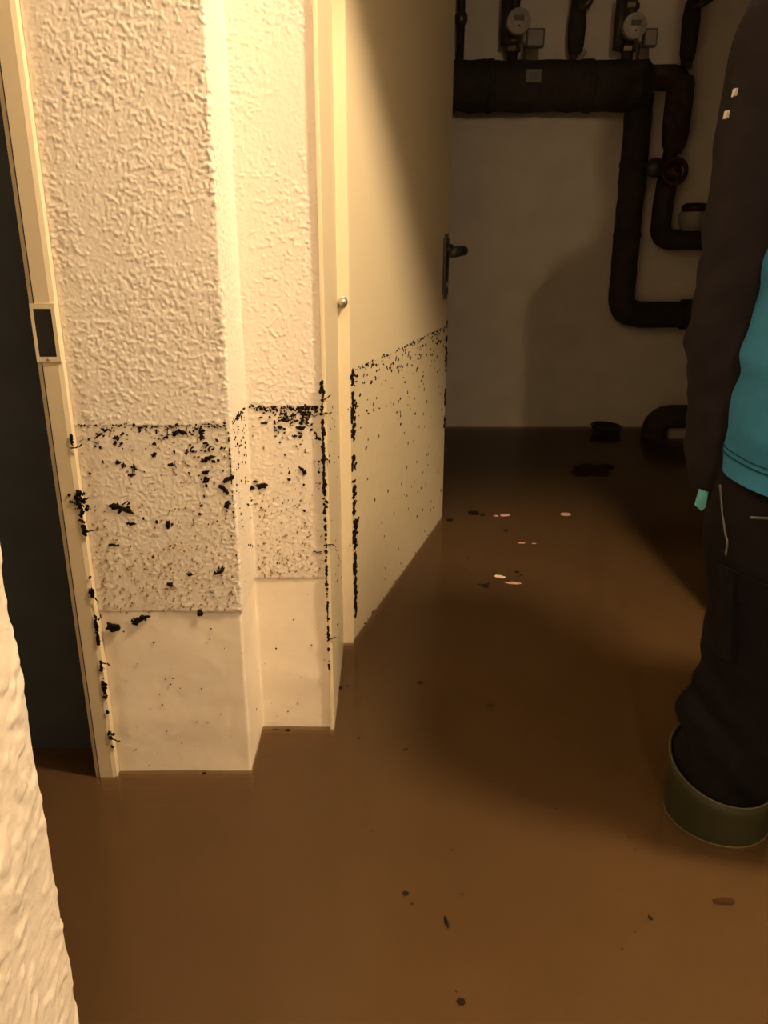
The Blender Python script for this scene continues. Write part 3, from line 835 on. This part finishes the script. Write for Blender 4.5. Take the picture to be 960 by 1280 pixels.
# cargo pocket with flap, following the leg
def leg_patch(name, corners, nU, nV, lift, m, parent):
    A, B, C_, D_ = [Vector((c[0], c[1], 0)) for c in corners]
    top = []; 
    for j in range(nV + 1):
        for i2 in range(nU + 1):
            q = (A.lerp(B, i2 / nU)).lerp(D_.lerp(C_, i2 / nU), j / nV)
            top.append(on_leg(q.x, q.y, lift))
    n_ = len(top); vs = top + [v + Vector((.0, lift + .004, 0)) for v in top]
    W2 = nU + 1; fs = []
    for j in range(nV):
        for i2 in range(nU):
            k0 = j * W2 + i2
            fs.append((k0, k0 + 1, k0 + 1 + W2, k0 + W2))
    rim = list(range(W2)) + [j * W2 + nU for j in range(1, nV + 1)] + [nV * W2 + i2 for i2 in range(nU - 1, -1, -1)] + [j * W2 for j in range(nV - 1, 0, -1)]
    for q0, q1 in zip(rim, rim[1:] + rim[:1]): fs.append((q0, q1, q1 + n_, q0 + n_))
    return mesh_obj(name, vs, fs, m, parent, False)
leg_patch('cargo_pocket', [(897, 712), (975, 745), (972, 850), (893, 820)], 12, 12, .008, M['trousers'], tr)
leg_patch('pocket_flap', [(897, 706), (978, 740), (976, 772), (894, 742)], 12, 4, .013, M['trousers'], tr)

# rubber boots
def make_boot(cx, cy, yaw):
    o = empty('boot', (cx, cy, 0), yaw); o.parent = per
    seg = 56; vs = []; fs = []
    ringsd = []
    # shaft, rim higher at the shin (+y) than at the calf
    prof = [(0.0, 1.0, .0765), (.02, 1.0, .0765), (.05, 1.0, .0755), (.12, 1.0, .073), (.20, 1.0, .066), (.25, 1.0, .060)]
    for dz, _, r_ in prof:
        ring = []
        for k in range(seg):
            a_ = 2 * math.pi * k / seg
            zr = .362 + .022 * math.sin(a_)
            zz = zr - dz if dz < .06 else (.362 + .022 * math.sin(a_) * max(0, 1 - (dz - .05) / .1)) - dz
            ring.append(Vector((r_ * math.cos(a_), r_ * 1.04 * math.sin(a_), zz)))
        ringsd.append(ring)
    # ankle to foot: rings tipping over to run along +y
    for t_, (yy, zz, rx, rz, tilt) in enumerate([(.01, .085, .050, .075, .35), (.045, .065, .047, .062, .75), (.09, .052, .049, .050, 1.2), (.14, .044, .050, .042, 1.5), (.19, .036, .043, .034, 1.57), (.215, .030, .022, .020, 1.57)]):
        ring = []
        for k in range(seg):
            a_ = 2 * math.pi * k / seg
            u_ = rx * math.cos(a_); v_ = rz * math.sin(a_)
            ring.append(Vector((u_, yy + v_ * math.cos(tilt), max(.012, zz + v_ * math.sin(tilt)))))
        ringsd.append(ring)
    for r_ in ringsd: vs += r_
    n_ = len(ringsd)
    for i_ in range(n_ - 1):
        for k in range(seg): fs.append((i_ * seg + k, (i_ + 1) * seg + k, (i_ + 1) * seg + (k + 1) % seg, i_ * seg + (k + 1) % seg))
    fs.append(tuple((n_ - 1) * seg + k for k in range(seg)))
    sh = mesh_obj('shaft', vs, fs, M['boot'], o, True)
    md = sh.modifiers.new('solid', 'SOLIDIFY'); md.thickness = .003; md.offset = -1
    rim = [Vector((.0768 * math.cos(a_), .0768 * 1.04 * math.sin(a_), .362 + .022 * math.sin(a_))) for a_ in [2 * math.pi * k / seg for k in range(seg + 1)]]
    tag(tube('rim', rim, .0012, M['boot_edge'], o, 6), 'thin pale edge of boot rim')
    wl_ = [Vector((.0750 * math.cos(a_), .0780 * math.sin(a_), WATER + .001)) for a_ in [2 * math.pi * k / seg for k in range(seg + 1)]]  # pale ring stands in for light reflected in the meniscus
    tag(tube('meniscus_glint', wl_, .0010, M['boot_edge'], o, 6), 'thin pale ring painted as the glint of the water line around the boot')
    bm = bmesh.new()
    pts_ = [(.045 * math.cos(t_) , -.055 + .04 * math.sin(t_)) for t_ in np.linspace(math.pi, 2 * math.pi, 8)] + [(.052, .10), (.048, .17)] + [(.046 * math.cos(t_), .18 + .045 * math.sin(t_)) for t_ in np.linspace(.1, math.pi - .1, 8)] + [(-.048, .17), (-.052, .10)]
    add_prism(bm, pts_, 0.0, .022); bm_obj('sole', bm, M['sole'], o)
    return o
make_boot(PX - .114, 1.005, .10)
make_boot(PX + .118, 1.005, -.12)

# ------------------------------------------------------------------ flood debris
class Flecks:
    def __init__(self): self.v = []; self.f = []
    def add(self, p, u, n, size, aspect=1.0, rot=0.0, height=0.25, pts=8, rough=0.35, rnd=RND, sink=0.0006):
        """irregular thin chip lying on a surface with normal n"""
        u = Vector(u).normalized(); n = Vector(n).normalized(); v_ = n.cross(u)
        p = Vector(p); b0 = len(self.v)
        ux = u * math.cos(rot) + v_ * math.sin(rot); vx = v_ * math.cos(rot) - u * math.sin(rot)
        hgt = max(.0006, size * height * min(1, aspect + .25))
        out = []
        for k in range(pts):
            a_ = 2 * math.pi * k / pts
            rr = size * (1 - rough * rnd.random())
            out.append(ux * (rr * math.cos(a_)) + vx * (rr * aspect * math.sin(a_)))
        for q in out: self.v.append(p + q - n * sink)
        for q in out: self.v.append(p + q * .72 + n * hgt * (.6 + .5 * rnd.random()))
        self.v.append(p + n * hgt * 1.15)
        for k in range(pts):
            k2 = (k + 1) % pts
            self.f.append((b0 + k, b0 + k2, b0 + pts + k2, b0 + pts + k))
            self.f.append((b0 + pts + k, b0 + pts + k2, b0 + 2 * pts))
    def bent(self, p, u, n, size, rot, rnd=RND):
        """little bent fibre made of overlapping chips"""
        u = Vector(u).normalized(); n = Vector(n).normalized(); v_ = n.cross(u)
        d = Vector(p)
        for k in range(3):
            self.add(d, u, n, size * .45, .28, rot, .5, 6, .25, rnd)
            d = d + (u * math.cos(rot) + v_ * math.sin(rot)) * size * .6
            rot += rnd.uniform(-.8, .8)
    def build(self, name, m, parent=None):
        return mesh_obj(name, self.v, self.f, m, parent, False)

PIER = ((0, Y1 - .0006, 0), (0, -1, 0)); RECESS = ((0, Y2 - .0006, 0), (0, -1, 0))
U = Vector((1, 0, 0)); NF = Vector((0, -1, 0))

# --- chips large enough to pick out one by one
def chip(name, label, px_, py_, plane, u, n, parts, m, group, cat='debris'):
    f = Flecks()
    c = hit(px_, py_, *plane)
    sc = (c - Vector((0, 0, CAM_H))).length * math.cos(.2) / FOC
    v_ = Vector(n).cross(Vector(u))
    for dx, dy, size, asp, rot in parts:
        f.add(c + Vector(u) * dx * sc - v_ * dy * sc, u, n, size * sc * 1.15, asp * 1.1, rot, .2, 11, .55)
        for _ in range(2):
            aa = RND.uniform(0, 6.28)
            f.add(c + Vector(u) * (dx + .7 * size * math.cos(aa)) * sc - v_ * (dy + .7 * size * asp * math.sin(aa)) * sc, u, n, size * sc * .42, .6, RND.uniform(0, 6.28), .2, 7, .5)
    org = c
    f.v = [v - org for v in f.v]
    o = f.build(name, m); o.location = org
    return tag(o, label, cat, group)
G1 = 'debris stuck to the pier wall'
wallchips = [
 ('leaf_fragment', 'forked black leaf scrap stuck left of centre on the pier wall', 152, 634, [(-8, -1, 9, .45, -.15), (4, 3, 13, .32, -.5), (4, -5, 8, .18, .6)]),
 ('leaf_fragment', 'oval black leaf scrap in the middle of the pier wall', 210, 656, [(0, 0, 7, .6, 1.1)]),
 ('leaf_fragment', 'square black leaf scrap on the smooth plinth by the left frame', 140, 784, [(0, 0, 9.5, .75, -.1), (2, 1, 8, .7, .8)]),
 ('leaf_fragment', 'jagged black leaf scrap on the ledge between rough plaster and plinth', 174, 775, [(-4, 2, 7, .7, .3), (3, -2, 7, .6, .2), (9, -4, 5, .4, .1)]),
 ('twig_scrap', 'hooked black twig scrap high on the left half of the pier wall', 165, 589, [(3, -4, 9, .25, 1.5), (-1, 5, 6, .4, .1)]),
 ('leaf_fragment', 'slanted black leaf scrap near the pier corner, lowest of the cluster', 281, 612, [(-2, -2, 7, .45, -.8), (2, 3, 6, .6, -.6)]),
 ('leaf_fragment', 'black leaf scrap under the tide line beside the pier corner', 259, 574, [(-4, 2, 6, .5, .4), (3, -2, 8, .4, .2), (7, 3, 4, .5, -.3)]),
 ('leaf_fragment', 'blunt black scrap below the corner cluster on the pier wall', 257, 600, [(0, 0, 6.5, .65, .9), (0, -10, 6, .5, .3)]),
 ('leaf_fragment', 'narrow black scrap at the pier corner above the forked one', 284, 631, [(0, 0, 7, .55, 1.3)]),
 ('leaf_fragment', 'double black scrap close to the pier corner under the tide line', 284, 600, [(-2, 1, 7, .4, .9), (4, -2, 6, .5, .8)]),
 ('twig_scrap', 'thin forked twig scrap low on the right of the rough pier plaster', 274, 714, [(0, 2, 9, .22, .5), (3, -3, 7, .25, 1.1)]),
 ('leaf_fragment', 'flat black scrap near the bottom of the rough pier plaster', 213, 731, [(0, 0, 5.5, .6, -.3)]),
 ('leaf_fragment', 'rusty black scrap just above the plinth ledge', 250, 766, [(0, 0, 5.5, .8, .5)]),
 ('twig_scrap', 'short thin twig scrap left and below the forked leaf scrap', 142, 681, [(-2, 0, 6, .28, -.1), (4, 1, 5, .25, -.3)]),
 ('twig_scrap', 'small curved twig scrap below the forked leaf scrap', 164, 655, [(0, 0, 7, .35, .0)]),
 ('clod', 'dark clod hanging from the tide line on the pier wall', 251, 543, [(0, -3, 5, .7, 1.4), (0, 4, 6, .5, 1.5)]),
 ('clod', 'broad dark clod below the tide line in mid pier wall', 224, 540, [(-5, 1, 7, .5, .3), (3, 0, 8, .5, -.3)]),
 ('twig_scrap', 'long slanted twig scrap under the tide line at the left', 129, 541, [(-5, 3, 8, .22, .6), (4, -3, 7, .25, .5)]),
 ('leaf_fragment', 'small black scrap left of the hooked twig, upper row', 147, 578, [(0, 0, 5, .6, .3), (6, 4, 5, .6, .8)]),
 ('leaf_fragment', 'small black scrap centred below the tide line', 193, 568, [(0, 0, 6, .4, .8)]),
 ('leaf_fragment', 'small dark scrap right of centre on the pier wall', 214, 581, [(0, 0, 5, .6, .5)]),
 ('leaf_fragment', 'brownish scrap low at the pier corner', 237, 718, [(0, 0, 5, .5, .1)]),
]
for nm, lb, px_, py_, parts in wallchips:
    chip(nm, lb, px_, py_, PIER, U, NF, parts, M['debris'], G1)
G2 = 'debris stuck to the recessed wall'
for nm, lb, px_, py_, parts in [
 ('leaf_fragment', 'large pointed black leaf scrap on the recessed wall strip', 328, 608, [(0, 0, 9.5, .42, .2), (-14, 2, 5, .6, .2), (-8, -6, 4, .5, 0)]),
 ('leaf_fragment', 'upright black scrap low beside the inner corner of the recessed strip', 309, 633, [(0, 0, 7.5, .4, 1.4), (4, -7, 4, .6, .6)]),
 ('twig_scrap', 'forked black twig scrap at the right of the recessed strip', 378, 587, [(0, 1, 8, .3, -1.0), (2, 4, 4, .5, 1.2)]),
 ('leaf_fragment', 'flat black scrap under the tide line on the recessed strip', 376, 535, [(0, 0, 7, .4, .1)]),
 ('leaf_fragment', 'ragged ring of black scrap on the recessed strip', 372, 543, [(-4, 2, 4, .6, .6), (3, -1, 4, .5, -.4), (4, 3, 4, .4, .8)]),
 ('leaf_fragment', 'black scrap with a stem near the frame on the recessed strip', 398, 548, [(0, 0, 5, .6, -.6), (-3, -6, 5, .25, -1.1)]),
 ('leaf_fragment', 'thin black scrap high at the left of the recessed strip', 331, 529, [(0, 0, 5.5, .3, 0)]),
]:
    chip(nm, lb, px_, py_, RECESS, U, NF, parts, M['debris'], G2)

# --- countless specks
def specks_wall(name, x0, x1, yy, seed, n_line, n_top, n_low, n_silt, label, dense_x=None):
    rn = random.Random(seed); f = Flecks(); s_ = Flecks()
    PXM = .00128
    for k in range(n_line):
        xx = rn.uniform(x0, x1)
        f.add((xx, yy, TIDE + rn.gauss(-.001, .0016)), U, NF, rn.uniform(.7, 2.4) * PXM, rn.uniform(.4, 1), rn.uniform(-.5, .5), .3, 6, .4, rn)
    for k in range(n_top):
        xx = rn.uniform(x0, x1) if not dense_x or rn.random() < .4 else rn.gauss(dense_x, .03)
        if not x0 < xx < x1: continue
        zz = TIDE - abs(rn.expovariate(1 / .055))
        if zz < WATER + .03: continue
        sz = rn.choice((.9, 1.2, 1.6, 2.0, 2.6, 3.2)) * PXM
        if rn.random() < .3: f.bent((xx, yy, zz), U, NF, sz * 2.0, rn.uniform(0, 6.3), rn)
        else: f.add((xx, yy, zz), U, NF, sz, rn.uniform(.35, .95), rn.uniform(0, 6.3), .3, 7, .45, rn)
    for k in range(int(n_line / 7)):     # small tangles hanging under the line
        cx_ = rn.uniform(x0, x1) if not dense_x or rn.random() < .5 else rn.gauss(dense_x, .03)
        cz_ = TIDE - .002 - abs(rn.gauss(0, .014))
        for q_ in range(rn.randint(3, 8)):
            xx = cx_ + rn.gauss(0, .0045)
            if not x0 + .002 < xx < x1 - .002: continue
            f.add((xx, yy, min(TIDE + .001, cz_ + rn.gauss(0, .0035))), U, NF, rn.uniform(1.4, 4.2) * PXM, rn.uniform(.2, .7), rn.uniform(-1.0, 1.6), .25, 8, .55, rn)
    for k in range(n_low):
        xx = rn.uniform(x0, x1); zz = rn.uniform(WATER + .01, TIDE - .06)
        sz = rn.choice((.7, .9, 1.2, 1.6, 2.1)) * PXM * (.8 if zz < PLZ else 1)
        if zz < PLZ and rn.random() < .45: continue
        f.add((xx, yy + (.002 if zz < PLZ else 0), zz), U, NF, sz, rn.uniform(.3, .95), rn.uniform(0, 6.3), .3, 6, .4, rn)
    for k in range(n_silt):
        xx = rn.uniform(x0, x1); zz = PLZ + .004 + abs(rn.gauss(0, .10))
        if zz > TIDE - .01: continue
        s_.add((xx, yy, zz), U, NF, rn.uniform(.8, 2.9) * PXM, rn.uniform(.25, .8), rn.uniform(.4, 2.0), .22, 6, .4, rn)
    tag(f.build(name, M['debris']), label, 'debris', kind='stuff')
    if s_.v:
        tag(s_.build('silt_flecks', M['silt']), label.replace('black specks', 'brown silt flecks'), 'silt', kind='stuff')
specks_wall('debris_specks', XF + .006, XP - .006, Y1 - .0006, 11, 130, 120, 90, 480, 'tiny black specks strewn over the pier wall below the tide line', -.27)
specks_wall('debris_specks', XP + .006, XJ - .012, Y2 - .0006, 12, 100, 80, 45, 200, 'tiny black specks strewn over the recessed wall strip below the tide line', -.125)
# dense band at the right of the recessed strip's tide line
rn = random.Random(5); f = Flecks()
for k in range(110):
    xx = XP + .02 + (XJ - XP - .033) * (rn.random() ** .6)
    f.add((xx, Y2 - .0007, TIDE - abs(rn.gauss(0, .009))), U, NF, rn.uniform(1, 3) * .00135, rn.uniform(.4, 1), rn.uniform(0, 6.3), .3, 7, .45, rn)
tag(f.build('debris_band', M['debris']), 'dense dark debris band under the tide line of the recessed strip', 'debris', kind='stuff')
# return face of the pier
rn = random.Random(6); f = Flecks(); NR = Vector((1, 0, 0)); UR = Vector((0, 1, 0))
for k in range(110):
    zz = TIDE + rn.gauss(0, .002) if k < 40 else TIDE - rn.expovariate(1 / .10)
    if zz < WATER + .02: continue
    yy = rn.uniform(Y1 + .008, Y2 - .004)
    f.add((XP + .0006 - (.0025 if zz < PLZ else 0), yy, zz), UR, NR, rn.uniform(.8, 2.6) * .00125, rn.uniform(.4, 1), rn.uniform(0, 6.3), .3, 6, .4, rn)
for k in range(60):   # clinging along the outer corner
    zz = TIDE - .008 - abs(rn.gauss(0, .06))
    f.add((XP - .004, Y1 - .0005, zz), U, Vector((.3, -1, 0)), rn.uniform(.8, 2.4) * .00125, rn.uniform(.3, .8), rn.uniform(1.0, 2.2), .3, 6, .4, rn)
tag(f.build('debris_specks', M['debris']), 'tiny black specks on the narrow return face of the pier', 'debris', kind='stuff')

# crusts clinging to the edges
def crust(label, base, u, n, z_ranges, width, seed, m=M['debris'], density=900, stretch=1.0):
    rn = random.Random(seed); f = Flecks()
    for z0, z1, wd in z_ranges:
        cnt = int((z1 - z0) * density)
        for k in range(cnt):
            t_ = rn.random(); zz = z0 + (z1 - z0) * t_
            env = wd * (0.35 + .65 * math.sin(math.pi * t_)) * (0.6 + .4 * abs(math.sin(zz * 210 + seed)))
            off = rn.gauss(0, .42) * width * env
            g_ = mn.noise(Vector((zz * 55, seed * 3.7, .5))) + .5 * mn.noise(Vector((zz * 170, seed * 1.9, 2.5)))
            if g_ < -.22: continue   # gaps
            off *= .55 + 1.3 * max(0, g_ + .2)
            if stretch > 1: f.add(Vector((base[0], base[1], zz)) + Vector(u) * off, u, n, rn.uniform(.0014, .0040) * stretch, rn.uniform(1.0, 2.6) / stretch, rn.uniform(-.3, .3), .2 / stretch, 7, .55, rn)
            else: f.add(Vector((base[0], base[1], zz)) + Vector(u) * off, u, n, rn.uniform(.0014, .0052), rn.uniform(.3, .9), rn.uniform(.8, 2.3), .25, 7, .5, rn)
        if rn.random() < .8: f.bent(Vector((base[0], base[1], rn.uniform(z0, z1))), u, n, .010, rn.uniform(-.6, .6), rn)
    return tag(f.build('debris_crust', m), label, 'debris', kind='stuff')
dz = lambda y_, D, x_=440: at(x_, y_, D).z
# left frame edge
crust('dark crust of debris clinging to the edge of the left door frame', (XF - .001, Y1 - .0150), U, (0.2, -1, 0),
      [(dz(562, Y1), dz(540, Y1), .3), (dz(668, Y1), dz(592, Y1), 1.0), (dz(630, Y1), dz(605, Y1), .9), (dz(742, Y1), dz(716, Y1), .8), (dz(800, Y1), dz(765, Y1), .3), (dz(885, Y1), dz(820, Y1), .6), (dz(928, Y1), dz(908, Y1), .8)], .0085, 3, density=1500)
# frame / recessed wall joint
crust('dark crust of debris along the joint of recessed wall and door frame', (XJ - .0045, Y2 - .0070), U, NF,
      [(dz(512, Y2), dz(474, Y2), .9), (dz(545, Y2), dz(508, Y2), 1.3), (dz(600, Y2), dz(545, Y2), .5), (dz(650, Y2), dz(596, Y2), .8)], .0042, 4, density=900)
crust('thin broken crust of debris low along the joint of recessed wall and frame', (XJ - .0045, Y2 - .0070), U, NF,
      [(dz(720, Y2), dz(655, Y2), .4), (dz(840, Y2), dz(720, Y2), .4)], .0036, 8, density=380)
# hinge edge and free edge of the open door
nd = Vector((du.y, -du.x, 0))
hb = Vector((HX, HY, 0)) + du * .014 + nd * .0006
crust('dark crust of debris along the hinge edge of the open cream door', hb, du, nd,
      [(dz(498, 1.55), dz(464, 1.55), .8), (dz(552, 1.55), dz(496, 1.55), 1.1), (dz(616, 1.55), dz(568, 1.55), 1.0), (dz(638, 1.55), dz(612, 1.55), .7), (dz(690, 1.55), dz(640, 1.55), 1.0), (dz(735, 1.55), dz(692, 1.55), .7), (dz(774, 1.55), dz(735, 1.55), .4)], .026, 5, density=1100, stretch=2.6)
fb = Vector((HX, HY, 0)) + du * (DL - .006) + nd * .0006
crust('dark crust of debris along the free edge of the open cream door', fb, du, nd,
      [(dz(466, 2.33, 558), dz(402, 2.33, 558), .8), (dz(540, 2.33, 558), dz(488, 2.33, 558), .7)], .020, 6, density=700, stretch=2.4)
# specks on the door
rn = random.Random(14); f = Flecks()
O_ = Vector((HX, HY, 0)) + nd * .0005
for k in range(110):
    f.add(O_ + du * rn.uniform(.02, DL - .01) + Vector((0, 0, TIDE + rn.gauss(0, .002))), du, nd, rn.uniform(.0015, .009), rn.uniform(.2, .5), rn.uniform(-.2, .2), .1, 6, .5, rn)
for k in range(150):
    s1_ = rn.uniform(.02, DL - .01); zz = TIDE - rn.expovariate(1 / .055)
    if zz < WATER + .05: continue
    f.add(O_ + du * s1_ + Vector((0, 0, zz)), du, nd, rn.uniform(.003, .0105), rn.uniform(.25, .6), rn.uniform(-.5, .9), .1, 7, .5, rn)
for k in range(70):
    f.add(O_ + du * rn.uniform(.03, DL - .01) + Vector((0, 0, rn.uniform(WATER + .02, TIDE - .05))), du, nd, rn.uniform(.002, .008), rn.uniform(.35, .7), rn.uniform(.7, 1.6), .1, 6, .5, rn)
for k in range(40):
    f.add(O_ + du * rn.uniform(.0, DL) + Vector((0, 0, WATER + rn.uniform(0, .006))), du, nd, rn.uniform(.001, .004), rn.uniform(.3, .7), rn.uniform(-.3, .3), .3, 6, .4, rn)
tag(f.build('debris_specks', M['debris']), 'tiny black specks on the open cream door below its tide line', 'debris', kind='stuff')
# frame reveal specks
rn = random.Random(15); f = Flecks()
for k in range(45):
    yy = rn.uniform(1.24, 1.49); xx = -0.0885 + (yy - 1.2185) / (1.49 - 1.2185) * .002
    f.add((xx + .0004, yy, rn.uniform(WATER + .01, TIDE)), UR, NR, rn.uniform(.001, .003), rn.uniform(.4, .9), rn.uniform(0, 6), .3, 6, .4, rn)
tag(f.build('debris_specks', M['debris']), 'tiny black specks on the doorway frame reveal', 'debris', kind='stuff')

# --- things afloat
def floater(name, label, px_, py_, wpx, asp, rot, m, cat, group=None, extra=()):
    f = Flecks(); c = on_water(px_, py_)
    sc = (c - Vector((0, 0, CAM_H))).length / FOC
    f.add((0, 0, .0008), U, (0, 0, 1), wpx * 1.25 * sc / 2, asp, rot, .10, 12, .25, RND, .0002)
    for dx, dy, w_, a_, r_ in extra:
        f.add((dx * sc, dy * sc, .0008), U, (0, 0, 1), w_ * sc / 2, a_, r_, .12, 10, .35, RND, .0002)
    o = f.build(name, m); o.location = (c.x, c.y, WATER)
    return tag(o, label, cat, group)
FG = 'debris afloat on the water'
floater('petal', 'pale pointed petal afloat, left one of the bright pair', 625, 721, 14, .55, -.5, M['petal_pale'], 'petal', FG)
floater('petal', 'narrow pink petal afloat, right one of the bright pair', 641, 729, 19, .35, -.15, M['petal'], 'petal', FG, [(6, -1, 8, .5, -.4)])
floater('petal', 'faint pink petal afloat farther back near the open door', 631, 644, 12, .8, .1, M['petal'], 'petal', FG)
floater('petal', 'tiny pink petal beside the faint one near the open door', 620, 645, 6, .9, .1, M['petal'], 'petal', FG)
floater('petal', 'dim reddish petal afloat in the dark right of the doorway', 707, 643, 14, .8, .1, M['petal'], 'petal', FG)
floater('petal', 'dim narrow petal afloat between the bright pair and the back', 652, 679, 9, .4, 0, M['petal'], 'petal', FG, [(15, -2, 8, .4, 0)])
floater('leaf_clump', 'dark leaf clump afloat close to the free edge of the door', 562, 650, 9, 1.0, 0, M['debris'], 'leaves', FG)
floater('leaf_clump', 'dark leaf clump afloat right of the door edge, in the shade', 592, 641, 13, 1.2, 0, M['debris'], 'leaves', FG, [(10, -8, 9, .8, .2)])
floater('leaf_clump', 'ragged dark clump afloat left below the bright petals', 606, 732, 8, 1.0, .4, M['debris'], 'leaves', FG, [(5, 6, 5, .8, 1), (-7, 4, 4, .8, 0), (2, -4, 6, .6, 0)])
floater('leaf_clump', 'dark scrap afloat just above the bright petals', 646, 715, 6, .9, 0, M['debris'], 'leaves', FG, [(4, -9, 5, .6, 0)])
floater('leaf_fragment', 'lone dark scrap afloat in the doorway', 632, 663, 6, .8, 0, M['debris'], 'leaves', FG)
floater('rag', 'brownish rag afloat in the dark in front of the back wall', 740, 588, 36, 1.4, .1, M['leaf_brown'], 'rag', None, [(-18, -14, 26, 1.2, .2), (22, 16, 24, 1.1, -.2)])
floater('twig', 'short dark twig afloat in the foreground', 558, 1153, 15, .28, 1.75, M['debris'], 'twig', FG)
floater('seed', 'round dark seed afloat above the short foreground twig', 507, 1117, 7, .95, 0, M['debris'], 'seed', FG)
floater('seed', 'round dark seed afloat at the bottom edge', 576, 1252, 9, .95, .5, M['debris'], 'seed', FG)
floater('twig', 'tiny dark twig afloat left of the boot', 813, 1148, 7, .5, 2.0, M['debris'], 'twig', FG)
floater('leaf', 'brown leaf afloat just below the olive boot', 905, 1127, 25, .40, .05, M['leaf_brown'], 'leaf', FG)
floater('leaf_fragment', 'flat dark scrap afloat in the shadow mid water', 612, 882, 10, .5, 0, M['debris'], 'leaves', FG)
floater('leaf_fragment', 'small dark scrap afloat in front of the frame', 525, 853, 6, .8, .3, M['debris'], 'leaves', FG)
floater('leaf_fragment', 'dark scrap pair afloat at the foot of the doorway frame', 425, 860, 7, .8, .2, M['debris'], 'leaves', FG, [(9, 4, 5, .7, .2)])
floater('leaf_fragment', 'dark scrap afloat at the foot of the recessed strip', 360, 913, 6, .9, 0, M['debris'], 'leaves', FG, [(-14, 1, 12, .15, 0)])
floater('leaf_fragment', 'tiny dark scrap afloat at the foot of the pier', 255, 967, 5, .8, 0, M['debris'], 'leaves', FG)
floater('leaf_fragment', 'small dark scrap afloat at the left edge of the shadow', 507, 937, 6, .4, .2, M['debris'], 'leaves', FG)
rn = random.Random(23); f = Flecks()
for k in range(70):
    c = on_water(rn.gauss(575, 55), rn.gauss(722, 18)) if k < 42 else on_water(rn.uniform(440, 840), rn.uniform(680, 1240))
    if (c - Vector((HX, HY, 0))).dot(nd) < .01: continue
    f.add((c.x, c.y, WATER + .0002), U, (0, 0, 1), rn.uniform(.001, .004), rn.uniform(.4, 1), rn.uniform(0, 6), .15, 6, .4, rn)
tag(f.build('floating_specks', M['debris']), 'tiny dark specks floating on the brown water', 'debris', kind='stuff')
